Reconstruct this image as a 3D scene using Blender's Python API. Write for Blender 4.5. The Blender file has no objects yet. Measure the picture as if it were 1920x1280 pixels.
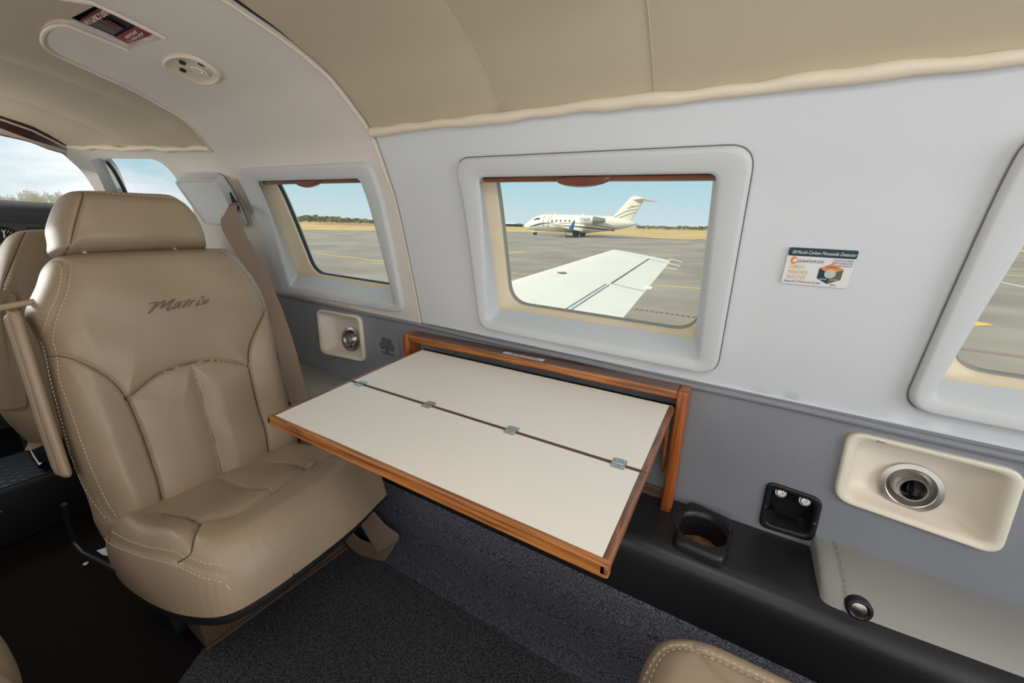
import bpy, bmesh, math, random
import numpy as np
from mathutils import Vector, Matrix
from mathutils.geometry import delaunay_2d_cdt
random.seed(7)
C = bpy.context.scene.collection
# ------------------------------------------------------------------ camera
# x runs aft, y outboard to starboard, z up; the origin is the eye of the camera, the cabin floor lies at z = -0.95
F = 745.0
RX = np.array([[0.862, 0.160, -0.481], [0.506, -0.224, 0.833], [0.025, -0.961, -0.274]])
_a = np.array([-1335, -248, F]); _b = np.array([365, -203, F])
_up = -np.cross(_a, _b); _up /= np.linalg.norm(_up)
_fw = _a - _up * _a.dot(_up); _fw /= np.linalg.norm(_fw)
RX = np.array([-_fw, np.cross(_up, -_fw), _up])
cam = bpy.data.cameras.new('camera'); camo = bpy.data.objects.new('camera', cam); C.objects.link(camo)
cam.sensor_width = 36; cam.lens = 36 * F / 1920; cam.clip_start = 0.01; cam.clip_end = 3000
camo.matrix_world = Matrix([[RX[i][0], -RX[i][1], -RX[i][2], 0] for i in range(3)] + [[0, 0, 0, 1]])
bpy.context.scene.camera = camo
vs = bpy.context.scene.view_settings
vs.view_transform = 'Standard'; vs.look = 'None'; vs.gamma = 1; vs.use_curve_mapping = False; vs.exposure = 0.0
# ------------------------------------------------------------------ world, sun, cabin fill lamps
def lin(c):
    return tuple((x / 12.92 if x <= .04045 else ((x + .055) / 1.055) ** 2.4) for x in [v / 255 for v in c])
W = bpy.data.worlds.new('sky'); bpy.context.scene.world = W; W.use_nodes = True
nt = W.node_tree; N = nt.nodes; L = nt.links; N.clear()
tc = N.new('ShaderNodeTexCoord'); sp = N.new('ShaderNodeSeparateXYZ'); L.new(tc.outputs['Generated'], sp.inputs[0])
rp = N.new('ShaderNodeValToRGB'); L.new(sp.outputs['Z'], rp.inputs[0])
e = rp.color_ramp.elements
e[0].position = 0.0; e[0].color = (*lin((216, 230, 234)), 1)
e[1].position = 1.0; e[1].color = (*lin((188, 200, 208)), 1)
m = e.new(0.10); m.color = (*lin((182, 220, 232)), 1)
m = e.new(0.30); m.color = (*lin((160, 204, 226)), 1)
mp = N.new('ShaderNodeMapping'); mp.inputs['Scale'].default_value = (1.5, 2.5, 9); L.new(tc.outputs['Generated'], mp.inputs[0])
nz = N.new('ShaderNodeTexNoise'); nz.inputs['Scale'].default_value = 2.2; nz.inputs['Detail'].default_value = 7; L.new(mp.outputs[0], nz.inputs[0])
cr = N.new('ShaderNodeValToRGB'); cr.color_ramp.elements[0].position = .38; cr.color_ramp.elements[1].position = .62; L.new(nz.outputs[0], cr.inputs[0])
# the clouds stand ahead of the nose; abeam the sky is clear
ah = N.new('ShaderNodeMapRange'); ah.inputs[1].default_value = -.86; ah.inputs[2].default_value = -.96; L.new(sp.outputs['X'], ah.inputs[0])
mu = N.new('ShaderNodeMath'); mu.operation = 'MULTIPLY'; L.new(cr.outputs[0], mu.inputs[0]); L.new(ah.outputs[0], mu.inputs[1])
mx = N.new('ShaderNodeMix'); mx.data_type = 'RGBA'; L.new(mu.outputs[0], mx.inputs[0]); L.new(rp.outputs[0], mx.inputs[6]); mx.inputs[7].default_value = (1.0, 1.02, 1.06, 1)
bg = N.new('ShaderNodeBackground'); bg.inputs[1].default_value = 1.0; L.new(mx.outputs[2], bg.inputs[0])
wo = N.new('ShaderNodeOutputWorld'); L.new(bg.outputs[0], wo.inputs[0])

def lamp(name, kind, loc, target, power, col=(1, 1, 1), sx=1, sy=1):
    l = bpy.data.lights.new(name, kind); o = bpy.data.objects.new(name, l); C.objects.link(o)
    o.location = loc; d = (Vector(target) - Vector(loc)).normalized()
    o.rotation_euler = d.to_track_quat('-Z', 'Y').to_euler(); l.energy = power; l.color = col
    if kind == 'AREA': l.shape = 'RECTANGLE'; l.size = sx; l.size_y = sy
    return o, l
SUN = Vector((-.72, -.48, .50)).normalized()
so, sl = lamp('sun', 'SUN', (0, 0, 30), tuple(Vector((0, 0, 30)) - SUN), 4.4, (1, .90, .74)); sl.angle = .009
# fill lamps added out of view
lamp('port_side_fill', 'AREA', (-.10, -.375, .02), (-.10, .55, -.55), 8.2, (.96, .98, 1), 1.9, .30)  # unseen fill lamp along the closed port wall
lamp('port_upward_fill', 'AREA', (-.20, -.385, -.16), (-.20, .55, .22), 5.4, (1, .97, .92), 2.0, .22)  # added fill aimed upward to brighten the ceiling
lamp('overhead_fill', 'AREA', (.02, .05, .335), (-.15, .40, -.5), 2.4, (1, .97, .93), .5, .2)  # added fill from above to brighten the table top
lamp('aft_fill', 'AREA', (1.30, .1, .0), (-.3, .35, -.5), 9.2, (.98, .99, 1), .8, .7)  # unseen fill lamp in front of the closed aft wall
lamp('cockpit_fill', 'AREA', (-2.42, -.12, -.0), (-1.5, .35, .15), 4.2, (1, .98, .94), .5, .3)  # added fill inside the cockpit, lifting the forward ceiling
# ------------------------------------------------------------------ materials
MATS = {}
def mat(name, col, rough=.6, bump=0, bscale=200, var=0, vscale=8, col2=None, metal=0, coat=0, spec=.5, detail=3, stretch=None, sheen=0):
    m = bpy.data.materials.new(name); m.use_nodes = True; nt = m.node_tree; b = nt.nodes['Principled BSDF']
    c = lin(col); b.inputs['Base Color'].default_value = (*c, 1); b.inputs['Roughness'].default_value = rough
    b.inputs['Metallic'].default_value = metal; b.inputs['Specular IOR Level'].default_value = spec
    if coat: b.inputs['Coat Weight'].default_value = coat; b.inputs['Coat Roughness'].default_value = .18
    if sheen: b.inputs['Sheen Weight'].default_value = sheen
    tc = nt.nodes.new('ShaderNodeTexCoord'); src = tc.outputs['Object']
    if stretch:
        mp = nt.nodes.new('ShaderNodeMapping'); mp.inputs['Scale'].default_value = stretch; nt.links.new(src, mp.inputs[0]); src = mp.outputs[0]
    if var or col2:
        n = nt.nodes.new('ShaderNodeTexNoise'); n.inputs['Scale'].default_value = vscale; n.inputs['Detail'].default_value = 6; nt.links.new(src, n.inputs[0])
        r = nt.nodes.new('ShaderNodeValToRGB'); nt.links.new(n.outputs[0], r.inputs[0])
        c2 = lin(col2) if col2 else tuple(x * (1 - var) for x in c); c1 = c if col2 else tuple(min(1, x * (1 + var)) for x in c)
        r.color_ramp.elements[0].position = .36; r.color_ramp.elements[1].position = .64
        r.color_ramp.elements[0].color = (*c2, 1); r.color_ramp.elements[1].color = (*c1, 1); nt.links.new(r.outputs[0], b.inputs['Base Color'])
    if bump:
        n = nt.nodes.new('ShaderNodeTexNoise'); n.inputs['Scale'].default_value = bscale; n.inputs['Detail'].default_value = detail; nt.links.new(src, n.inputs[0])
        u = nt.nodes.new('ShaderNodeBump'); u.inputs['Strength'].default_value = bump; u.inputs['Distance'].default_value = .002
        nt.links.new(n.outputs[0], u.inputs['Height']); nt.links.new(u.outputs[0], b.inputs['Normal'])
    MATS[name] = m; return m
def wood(name, c1, c2, c3, stretch, rough=.38, scale=1.0):
    m = mat(name, c1, rough, coat=.35); nt = m.node_tree; b = nt.nodes['Principled BSDF']
    tc = nt.nodes.new('ShaderNodeTexCoord'); mp = nt.nodes.new('ShaderNodeMapping'); mp.inputs['Scale'].default_value = stretch
    nt.links.new(tc.outputs['Object'], mp.inputs[0])
    n = nt.nodes.new('ShaderNodeTexNoise'); n.inputs['Scale'].default_value = scale; n.inputs['Detail'].default_value = 8; n.inputs['Distortion'].default_value = .7; n.inputs['Roughness'].default_value = .62
    nt.links.new(mp.outputs[0], n.inputs[0])
    r = nt.nodes.new('ShaderNodeValToRGB'); nt.links.new(n.outputs[0], r.inputs[0]); el = r.color_ramp.elements
    el[0].position = .38; el[0].color = (*lin(c3), 1); el[1].position = .62; el[1].color = (*lin(c1), 1); q = el.new(.5); q.color = (*lin(c2), 1)
    nt.links.new(r.outputs[0], b.inputs['Base Color'])
    u = nt.nodes.new('ShaderNodeBump'); u.inputs['Strength'].default_value = .12; u.inputs['Distance'].default_value = .001
    nt.links.new(n.outputs[0], u.inputs['Height']); nt.links.new(u.outputs[0], b.inputs['Normal'])
    return m
M = {}
M['wall'] = mat('white_wall_vinyl', (216, 220, 225), .5, .10, 260, .01, 5)
M['frame'] = mat('grey_white_flocked_plastic', (208, 211, 214), .75, .22, 700, .012, 400)
M['ring'] = mat('white_fabric_panel', (224, 218, 209), .7, .12, 900, .012, 12)
M['head'] = mat('cream_headliner_leather', (192, 179, 155), .6, .16, 160, .02, 6)
M['pipe'] = mat('cream_piping', (226, 214, 194), .5, .35, 220)
M['grey'] = mat('grey_vinyl', (135, 138, 145), .48, .22, 120, .03, 9)
M['padgrey'] = mat('grey_leather_pad', (150, 149, 146), .5, .25, 200, .03, 9)
M['black'] = mat('black_vinyl', (34, 35, 38), .38, .12, 220)
M['blackplastic'] = mat('black_plastic', (26, 27, 29), .4, .05, 200)
M['leather'] = mat('beige_leather', (166, 145, 121), .40, .22, 230, .035, 7)
M['leatherdark'] = mat('tan_leather_seat_back', (160, 140, 112), .5, .22, 230, .04, 7)
M['seam'] = mat('dark_brown_seam_shade', (74, 54, 40), .7)  # crisp shade of the leather seam grooves is put into this brown
M['jointwood'] = mat('dark_walnut_joint', (104, 78, 60), .5)
M['thread'] = mat('pale_stitching_thread', (212, 196, 172), .7)
M['embroidery'] = mat('brown_embroidery_thread', (128, 106, 94), .7, .3, 900)
M['belt'] = mat('tan_belt_webbing', (166, 142, 124), .6, .5, 5, .05, 40, stretch=(300, 300, 40))
M['beige_plastic'] = mat('beige_plastic', (188, 168, 142), .4, .05, 200)
M['laminate'] = mat('cream_laminate', (243, 238, 227), .42, .06, 700, .012, 4)
M['steel'] = mat('brushed_steel', (190, 186, 180), .28, .1, 40, metal=1, stretch=(1, 1, 30))
M['chrome'] = mat('chrome', (215, 212, 208), .14, metal=1)
M['darkmetal'] = mat('dark_steel', (70, 68, 66), .3, metal=1)
M['ventplastic'] = mat('off_white_moulded_plastic', (232, 224, 208), .5, .05, 500, .015, 20)
M['cream'] = mat('cream_window_lining', (226, 211, 182), .45, .04, 100, .03, 9)
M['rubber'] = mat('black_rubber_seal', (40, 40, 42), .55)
M['carpet'] = mat('charcoal_loop_carpet', (108, 108, 114), .95, 1.0, 420, col2=(32, 32, 36), vscale=380, spec=.1)
M['carpetside'] = mat('blue_grey_ribbed_carpet', (122, 124, 137), .95, 1.0, 420, col2=(50, 51, 59), vscale=360, spec=.1)
M['carpetdark'] = mat('black_aisle_carpet', (40, 37, 36), .95, .9, 500, col2=(20, 19, 18), vscale=500, spec=.08)
M['carpettan'] = mat('tan_base_carpet', (142, 116, 96), .95, .8, 500, col2=(112, 90, 74), vscale=300, spec=.1)
M['black_base'] = mat('black_seat_pan', (16, 17, 20), .6)
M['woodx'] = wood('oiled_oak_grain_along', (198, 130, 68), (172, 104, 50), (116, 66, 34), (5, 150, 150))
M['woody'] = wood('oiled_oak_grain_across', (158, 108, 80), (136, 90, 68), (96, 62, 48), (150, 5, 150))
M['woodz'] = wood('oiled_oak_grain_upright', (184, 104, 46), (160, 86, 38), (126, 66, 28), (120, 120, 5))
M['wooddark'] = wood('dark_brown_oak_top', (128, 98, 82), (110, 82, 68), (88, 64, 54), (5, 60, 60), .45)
M['shadewood'] = wood('red_brown_shade_bar_wood', (136, 84, 66), (120, 70, 54), (98, 56, 44), (4, 90, 90), .4)
M['cork'] = mat('cork', (150, 110, 76), .9, .6, 90, col2=(100, 70, 46), vscale=60)
M['paper'] = mat('white_label', (232, 232, 236), .5)
M['greylabel'] = mat('translucent_grey_label', (138, 144, 154), .35)
M['ink'] = mat('black_ink', (24, 24, 28), .6)
M['whiteink'] = mat('white_ink', (240, 240, 240), .6)
M['teal'] = mat('dark_teal_ink', (34, 62, 70), .5)
M['orange'] = mat('orange_ink', (236, 150, 60), .5)
M['peach'] = mat('peach_orange_ink', (230, 150, 100), .5)
M['olive'] = mat('olive_ink', (106, 104, 74), .5)
M['yellowink'] = mat('golden_yellow_ink', (226, 184, 40), .5)
M['greydisc'] = mat('pale_grey_sensor', (196, 202, 206), .5)
M['maroon'] = mat('maroon_placard', (120, 34, 48), .45)
M['pinkmaroon'] = mat('faded_maroon_placard', (146, 62, 78), .45)
M['redhandle'] = mat('dark_red_handle', (110, 16, 22), .4)
M['darkglass'] = mat('dark_smoked_plastic', (54, 56, 60), .15)
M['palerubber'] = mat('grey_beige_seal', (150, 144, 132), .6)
M['gap'] = mat('dark_grey_shadow_gap', (112, 108, 106), .7)  # dark tone stands in for the shadow gap round window frames
M['dash'] = mat('dark_grey_glareshield', (66, 68, 72), .7, .2, 200)
M['panel'] = mat('grey_instrument_panel', (98, 101, 104), .6)
M['browntrim'] = mat('dark_brown_header_trim', (62, 34, 28), .35)
M['pinktrim'] = mat('pale_pink_header_strip', (214, 186, 172), .5)
M['aluminium'] = mat('diamond_plate', (78, 84, 96), .35, metal=.7)
M['asphalt'] = mat('asphalt', (170, 157, 139), .9, .3, 3, col2=(142, 131, 117), vscale=.3)
M['grass'] = mat('dry_grass', (222, 190, 124), .95, 0, 1, col2=(196, 160, 96), vscale=.12)
M['earth'] = mat('bare_reddish_earth', (190, 142, 106), .95, 0, 1, col2=(160, 130, 84), vscale=.6)
M['leaf'] = mat('hazed_green_foliage', (170, 168, 132), .9, 0, 1, col2=(126, 128, 100), vscale=.4)  # distance haze is put into this leaf colour
M['leafpale'] = mat('overexposed_pale_foliage', (224, 216, 196), .9, 0, 1, col2=(176, 172, 154), vscale=.5)  # overexposed brightness is put into this leaf colour
M['yellow'] = mat('yellow_road_paint', (240, 200, 84), .8)
M['whitepaint'] = mat('white_road_paint', (232, 228, 216), .8)
M['jet'] = mat('cream_white_aircraft_paint', (244, 238, 220), .35, coat=.2)
M['wing'] = mat('white_wing_paint', (246, 238, 222), .5, 0, 1, .02, 3)
M['wingline'] = mat('grey_wing_gap', (120, 120, 124), .6)
M['navy'] = mat('navy_blue_paint', (52, 66, 128), .4)
M['bluewing'] = mat('blue_winglet', (62, 110, 176), .4)  # flat blue used on both winglets
M['taupe'] = mat('taupe_stripe_paint', (160, 150, 128), .5)
M['tyre'] = mat('black_tyre', (36, 34, 32), .8)
M['skin'] = mat('white_fuselage_skin', (230, 230, 228), .4)
def glass(name, dust):
    m = bpy.data.materials.new(name); m.use_nodes = True; nt = m.node_tree; nt.nodes.clear()
    tr = nt.nodes.new('ShaderNodeBsdfTransparent'); tr.inputs[0].default_value = (.95, .97, .96, 1)
    gl = nt.nodes.new('ShaderNodeBsdfGlossy'); gl.inputs['Roughness'].default_value = .03
    lw = nt.nodes.new('ShaderNodeLayerWeight'); pw = nt.nodes.new('ShaderNodeMath'); pw.operation = 'POWER'; pw.inputs[1].default_value = 4; nt.links.new(lw.outputs['Facing'], pw.inputs[0])
    fr = nt.nodes.new('ShaderNodeMath'); fr.operation = 'MULTIPLY'; fr.inputs[1].default_value = .3; nt.links.new(pw.outputs[0], fr.inputs[0])
    mx = nt.nodes.new('ShaderNodeMixShader'); nt.links.new(fr.outputs[0], mx.inputs[0]); nt.links.new(tr.outputs[0], mx.inputs[1]); nt.links.new(gl.outputs[0], mx.inputs[2])
    df = nt.nodes.new('ShaderNodeBsdfTranslucent'); df.inputs[0].default_value = (.9, .88, .84, 1)
    tc = nt.nodes.new('ShaderNodeTexCoord'); n = nt.nodes.new('ShaderNodeTexNoise'); n.inputs['Scale'].default_value = 170; n.inputs['Detail'].default_value = 1
    nt.links.new(tc.outputs['Object'], n.inputs[0]); r = nt.nodes.new('ShaderNodeValToRGB'); nt.links.new(n.outputs[0], r.inputs[0])
    r.color_ramp.elements[0].position = .72; r.color_ramp.elements[0].color = (.07, .07, .07, 1); r.color_ramp.elements[1].position = .78; r.color_ramp.elements[1].color = (dust, dust, dust, 1)
    m2 = nt.nodes.new('ShaderNodeMixShader'); nt.links.new(r.outputs[0], m2.inputs[0]); nt.links.new(mx.outputs[0], m2.inputs[1]); nt.links.new(df.outputs[0], m2.inputs[2])
    o = nt.nodes.new('ShaderNodeOutputMaterial'); nt.links.new(m2.outputs[0], o.inputs[0]); return m
M['glass'] = glass('dusty_window_glass', .45)
# ------------------------------------------------------------------ scene helpers
def tag(o, label=None, cat=None, group=None, kind=None):
    if label: o['label'] = label
    if cat: o['category'] = cat
    if group: o['group'] = group
    if kind: o['kind'] = kind
    return o
def thing(name, loc, label=None, cat=None, group=None, kind=None):
    o = bpy.data.objects.new(name, None); o.empty_display_size = .02; C.objects.link(o); o.location = loc
    return tag(o, label, cat, group, kind)
class MB:
    def __init__(s): s.v = []; s.f = []; s.m = []
    def add(s, v, f, m=0):
        k = len(s.v); s.v += [tuple(map(float, p)) for p in v]; s.f += [tuple(i + k for i in q) for q in f]; s.m += [m] * len(f); return s
    def grid(s, P, closed=False, m=0):           # P: rows x cols of points
        r = len(P); c = len(P[0]); f = []
        for i in range(r - 1):
            for j in range(c if closed else c - 1):
                k = (j + 1) % c; f.append((i * c + j, i * c + k, (i + 1) * c + k, (i + 1) * c + j))
        return s.add([p for row in P for p in row], f, m)
    def loft(s, loops, cap0=False, cap1=False, m=0):
        s.grid(loops, True, m); n = len(loops[0]); k = len(s.v) - n * len(loops)
        if cap0: s.f.append(tuple(range(k, k + n))); s.m.append(m)
        if cap1: s.f.append(tuple(range(k + n * (len(loops) - 1), k + n * len(loops)))[::-1]); s.m.append(m)
        return s
    def tube(s, pts, r, n=8, m=0, caps=True):
        pts = [Vector(p) for p in pts]; loops = []; up = None
        for i, p in enumerate(pts):
            d = (pts[min(i + 1, len(pts) - 1)] - pts[max(i - 1, 0)]).normalized()
            if up is None: up = d.orthogonal().normalized()
            up = (up - d * up.dot(d)).normalized(); w = d.cross(up)
            rr = r[i] if isinstance(r, (list, tuple)) else r
            loops.append([p + (up * math.cos(a) + w * math.sin(a)) * rr for a in [2 * math.pi * k / n for k in range(n)]])
        return s.loft(loops, caps, caps, m)
    def lathe(s, prof, o, ax, n=40, m=0, cap0=False, cap1=False):   # prof: (radius, along axis)
        o = Vector(o); ax = Vector(ax).normalized(); u = ax.orthogonal().normalized(); w = ax.cross(u)
        return s.loft([[o + ax * h + (u * math.cos(2 * math.pi * k / n) + w * math.sin(2 * math.pi * k / n)) * r for k in range(n)] for r, h in prof], cap0, cap1, m)
    def hexa(s, b, t, m=0):                       # 4 bottom, 4 top corners
        return s.add(list(b) + list(t), [(3, 2, 1, 0), (4, 5, 6, 7), (0, 1, 5, 4), (1, 2, 6, 5), (2, 3, 7, 6), (3, 0, 4, 7)], m)
    def box(s, x0, x1, y0, y1, z0, z1, m=0):
        return s.hexa([(x0, y0, z0), (x1, y0, z0), (x1, y1, z0), (x0, y1, z0)], [(x0, y0, z1), (x1, y0, z1), (x1, y1, z1), (x0, y1, z1)], m)
    def build(s, name, mt, parent=None, smooth=True, bevel=0, seg=3, sub=0, weld=False, angle=40):
        me = bpy.data.meshes.new(name); me.from_pydata(s.v, [], s.f)
        mts = mt if isinstance(mt, (list, tuple)) else [mt]
        for q in mts: me.materials.append(q)
        if len(mts) > 1: me.polygons.foreach_set('material_index', s.m)
        bm = bmesh.new(); bm.from_mesh(me)
        if weld: bmesh.ops.remove_doubles(bm, verts=bm.verts, dist=1e-5)
        bmesh.ops.recalc_face_normals(bm, faces=bm.faces)
        if bevel: bmesh.ops.bevel(bm, geom=[g for g in bm.edges if g.is_manifold and g.calc_face_angle(0) > .5], offset=bevel, segments=seg, profile=.5, affect='EDGES', clamp_overlap=True)
        for f in bm.faces: f.smooth = smooth
        if smooth:
            ca = math.radians(angle)
            for g in bm.edges: g.smooth = not (g.is_manifold and g.calc_face_angle(0) > ca)
        bm.to_mesh(me); bm.free()
        o = bpy.data.objects.new(name, me); C.objects.link(o)
        if sub:
            md = o.modifiers.new('s', 'SUBSURF'); md.levels = sub; md.render_levels = sub
        if parent: adopt(o, parent)
        return o
def wloc(p):
    v = Vector((0, 0, 0))
    while p is not None: v = v + p.location; p = p.parent
    return v
def adopt(o, parent):                            # all empties are unrotated: only locations add up
    o.parent = parent; o.location = Vector(o.location) - wloc(parent); return o
def text(name, body, org, u, v, size, mt, parent=None, align='CENTER', bold=0, shear=0, width=None, lift=.0004, spacing=1):
    cu = bpy.data.curves.new(name, 'FONT'); cu.body = body; cu.size = 1; cu.align_x = align; cu.offset = bold; cu.shear = shear; cu.space_line = spacing
    t = bpy.data.objects.new(name, cu); me = bpy.data.meshes.new_from_object(t)
    bpy.data.objects.remove(t); u = Vector(u).normalized(); v = Vector(v).normalized(); n = u.cross(v).normalized()
    w = max(p.co.x for p in me.vertices) - min(p.co.x for p in me.vertices) if len(me.vertices) else 1
    sx = width / w if width else size
    org = Vector(org)
    for p in me.vertices: p.co = org + u * p.co.x * sx + v * p.co.y * size + n * lift
    me.materials.clear(); me.materials.append(mt)
    o = bpy.data.objects.new(name, me); C.objects.link(o)
    if parent: adopt(o, parent)
    return o
# ------------------------------------------------------------------ cabin cross-section
CTRL = [(.872, -.95), (.872, -.60), (.869, -.42), (.860, -.335), (.8495, -.275), (.808, -.081), (.771, .067), (.715, .198), (.661, .251), (.613, .288), (.558, .312), (.508, .328), (.464, .338), (.431, .346), (.38, .354), (.32, .360), (.22, .364)]
CTRL = CTRL + [(.44 - y, z) for y, z in reversed(CTRL[:-1])]
def _sec():
    P = [np.array(p) for p in CTRL]; out = []
    for i in range(len(P) - 1):
        p0 = P[max(i - 1, 0)]; p1 = P[i]; p2 = P[i + 1]; p3 = P[min(i + 2, len(P) - 1)]
        for k in range(16):
            t = k / 16; a = p1 + t * (p2 - p1)
            c = .5 * ((2 * p1) + (-p0 + p2) * t + (2 * p0 - 5 * p1 + 4 * p2 - p3) * t * t + (-p0 + 3 * p1 - 3 * p2 + p3) * t ** 3)
            out.append(.5 * a + .5 * c)
    out.append(P[-1]); return np.array(out)
SD = _sec(); SS = np.concatenate([[0], np.cumsum(np.hypot(*np.diff(SD, axis=0).T))])
_t = np.gradient(SD, axis=0); _n = np.stack([_t[:, 1], -_t[:, 0]], 1); _n /= np.linalg.norm(_n, axis=1)[:, None]
for _ in range(6): _n[1:-1] = (_n[:-2] + _n[1:-1] * 2 + _n[2:]) / 4
_n /= np.linalg.norm(_n, axis=1)[:, None]
if _n[5, 0] < 0: _n = -_n
def S(x, s, off=0):                              # off > 0 lies outboard
    y = np.interp(s, SS, SD[:, 0]); z = np.interp(s, SS, SD[:, 1]); ny = np.interp(s, SS, _n[:, 0]); nz = np.interp(s, SS, _n[:, 1])
    return Vector((x, y + ny * off, z + nz * off))
def s_z(z): return float(np.interp(z, SD[:len(SD) // 2, 1], SS[:len(SD) // 2]))
SMAX = SS[-1]
def ray(px, py): return RX @ np.array([px - 960, py - 640, F])
def hit(px, py, off=0):                          # where a sight line meets the cabin lining: (x, s)
    d = ray(px, py); Q = SD + _n * off
    for i in range(len(Q) - 1):
        e = Q[i + 1] - Q[i]; A = np.array([[d[1], -e[0]], [d[2], -e[1]]]); D = np.linalg.det(A)
        if abs(D) < 1e-12: continue
        t, u = np.linalg.solve(A, Q[i])
        if t > 0 and -1e-9 <= u <= 1 + 1e-9: return (float(d[0] * t), float(SS[i] + u * (SS[i + 1] - SS[i])))
def onY(px, py, y): d = ray(px, py); return Vector(d * y / d[1])
def onX(px, py, x): d = ray(px, py); return Vector(d * x / d[0])
def onZ(px, py, z): d = ray(px, py); return Vector(d * z / d[2])
def dens(poly, step):
    out = []
    for i, p in enumerate(poly):
        q = poly[(i + 1) % len(poly)]; n = max(1, int(math.hypot(q[0] - p[0], q[1] - p[1]) / step))
        out += [(p[0] + (q[0] - p[0]) * k / n, p[1] + (q[1] - p[1]) * k / n) for k in range(n)]
    return out
def inside(P, poly):
    P = np.asarray(P, float); x = P[:, 0]; y = P[:, 1]; r = np.zeros(len(P), bool); n = len(poly)
    for i in range(n):
        x1, y1 = poly[i]; x2, y2 = poly[(i + 1) % n]
        if y1 == y2: continue
        c = ((y1 > y) != (y2 > y)) & (x < (x2 - x1) * (y - y1) / (y2 - y1) + x1); r ^= c
    return r
def dist(P, pts, closed=False):
    P = np.asarray(P, float); r = np.full(len(P), 1e9); n = len(pts)
    for i in range(n if closed else n - 1):
        a = np.array(pts[i]); b = np.array(pts[(i + 1) % n]); e = b - a; l = e.dot(e)
        if l < 1e-14: continue
        t = np.clip((P - a) @ e / l, 0, 1); r = np.minimum(r, np.hypot(*(P - a - t[:, None] * e).T))
    return r
def patch(name, poly, mapf, mt, holes=(), step=.02, rim=.01, parent=None):
    po = dens(poly, step); hs = [dens(h, step) for h in holes]
    xs = [p[0] for p in po]; ys = [p[1] for p in po]
    gx = np.arange(min(xs) + step * .5, max(xs), step); gy = np.arange(min(ys) + step * .5, max(ys), step)
    G = np.array([(a, b) for a in gx for b in gy])
    k = inside(G, po) & (dist(G, po, True) > step * .4)
    for h in hs: k &= ~inside(G, h) & (dist(G, h, True) > step * .4)
    V = list(po); E = [(i, (i + 1) % len(po)) for i in range(len(po))]
    for h in hs:
        o = len(V); V += h; E += [(o + i, o + (i + 1) % len(h)) for i in range(len(h))]
    V += [tuple(p) for p in G[k]]
    v2, e2, f2, *_ = delaunay_2d_cdt([Vector(p) for p in V], E, [], 0, 1e-7)
    cen = np.array([np.mean([v2[i][:] for i in f], axis=0) for f in f2])
    keep = inside(cen, po)
    for h in hs: keep &= ~inside(cen, h)
    mb = MB(); mb.add([mapf(p[0], p[1], 0) for p in v2], [tuple(f) for f, q in zip(f2, keep) if q])
    if rim:
        for lp in [po] + hs:
            mb.loft([[mapf(p[0], p[1], 0) for p in lp], [mapf(p[0], p[1], rim) for p in lp]])
    o = mb.build(name, mt, parent)
    return o
def rpoly(c, r, n=7):
    out = []; k = len(c); rr = r if isinstance(r, (list, tuple)) else [r] * k
    for i in range(k):
        p = Vector(c[i]); a = (Vector(c[i - 1]) - p); b = (Vector(c[(i + 1) % k]) - p)
        q = min(rr[i], a.length * .48, b.length * .48); p1 = p + a.normalized() * q; p2 = p + b.normalized() * q
        for j in range(n + 1):
            t = j / n; out.append(tuple(p1 * (1 - t) ** 2 * 1.0 + p * 2 * t * (1 - t) + p2 * t * t))
    return out
def inset(c, d):                                 # inset of a quad given as TL TR BR BL (x, s)
    m = Vector((sum(p[0] for p in c) / 4, sum(p[1] for p in c) / 4)); return [(p[0] + (d if p[0] < m[0] else -d), p[1] + (d if p[1] < m[1] else -d)) for p in c]
# ------------------------------------------------------------------ windows of the starboard side
def px4(l, off): return [hit(*p, off) for p in l]
W2o = px4([(848, 299), (1418, 273), (1342, 707), (898, 616)], -.012)
W2i = px4([(893, 334), (1345, 327), (1308, 679), (912, 602)], -.012)
W2b = px4([(902, 338), (1338, 331), (1303, 635), (936, 578)], .05)
W2g = px4([(927, 344), (1339, 338), (1307, 626), (954, 570)], .06)
W1o = px4([(437, 317), (692, 303), (757, 589), (525, 549)], -.012)
W1i = px4([(478, 341), (671, 336), (737, 571), (541, 537)], -.012)
W1b = px4([(485, 348), (676, 345), (734, 546), (558, 513)], .05)
W1g = px4([(517, 350), (677, 349), (733, 537), (586, 513)], .06)
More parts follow.
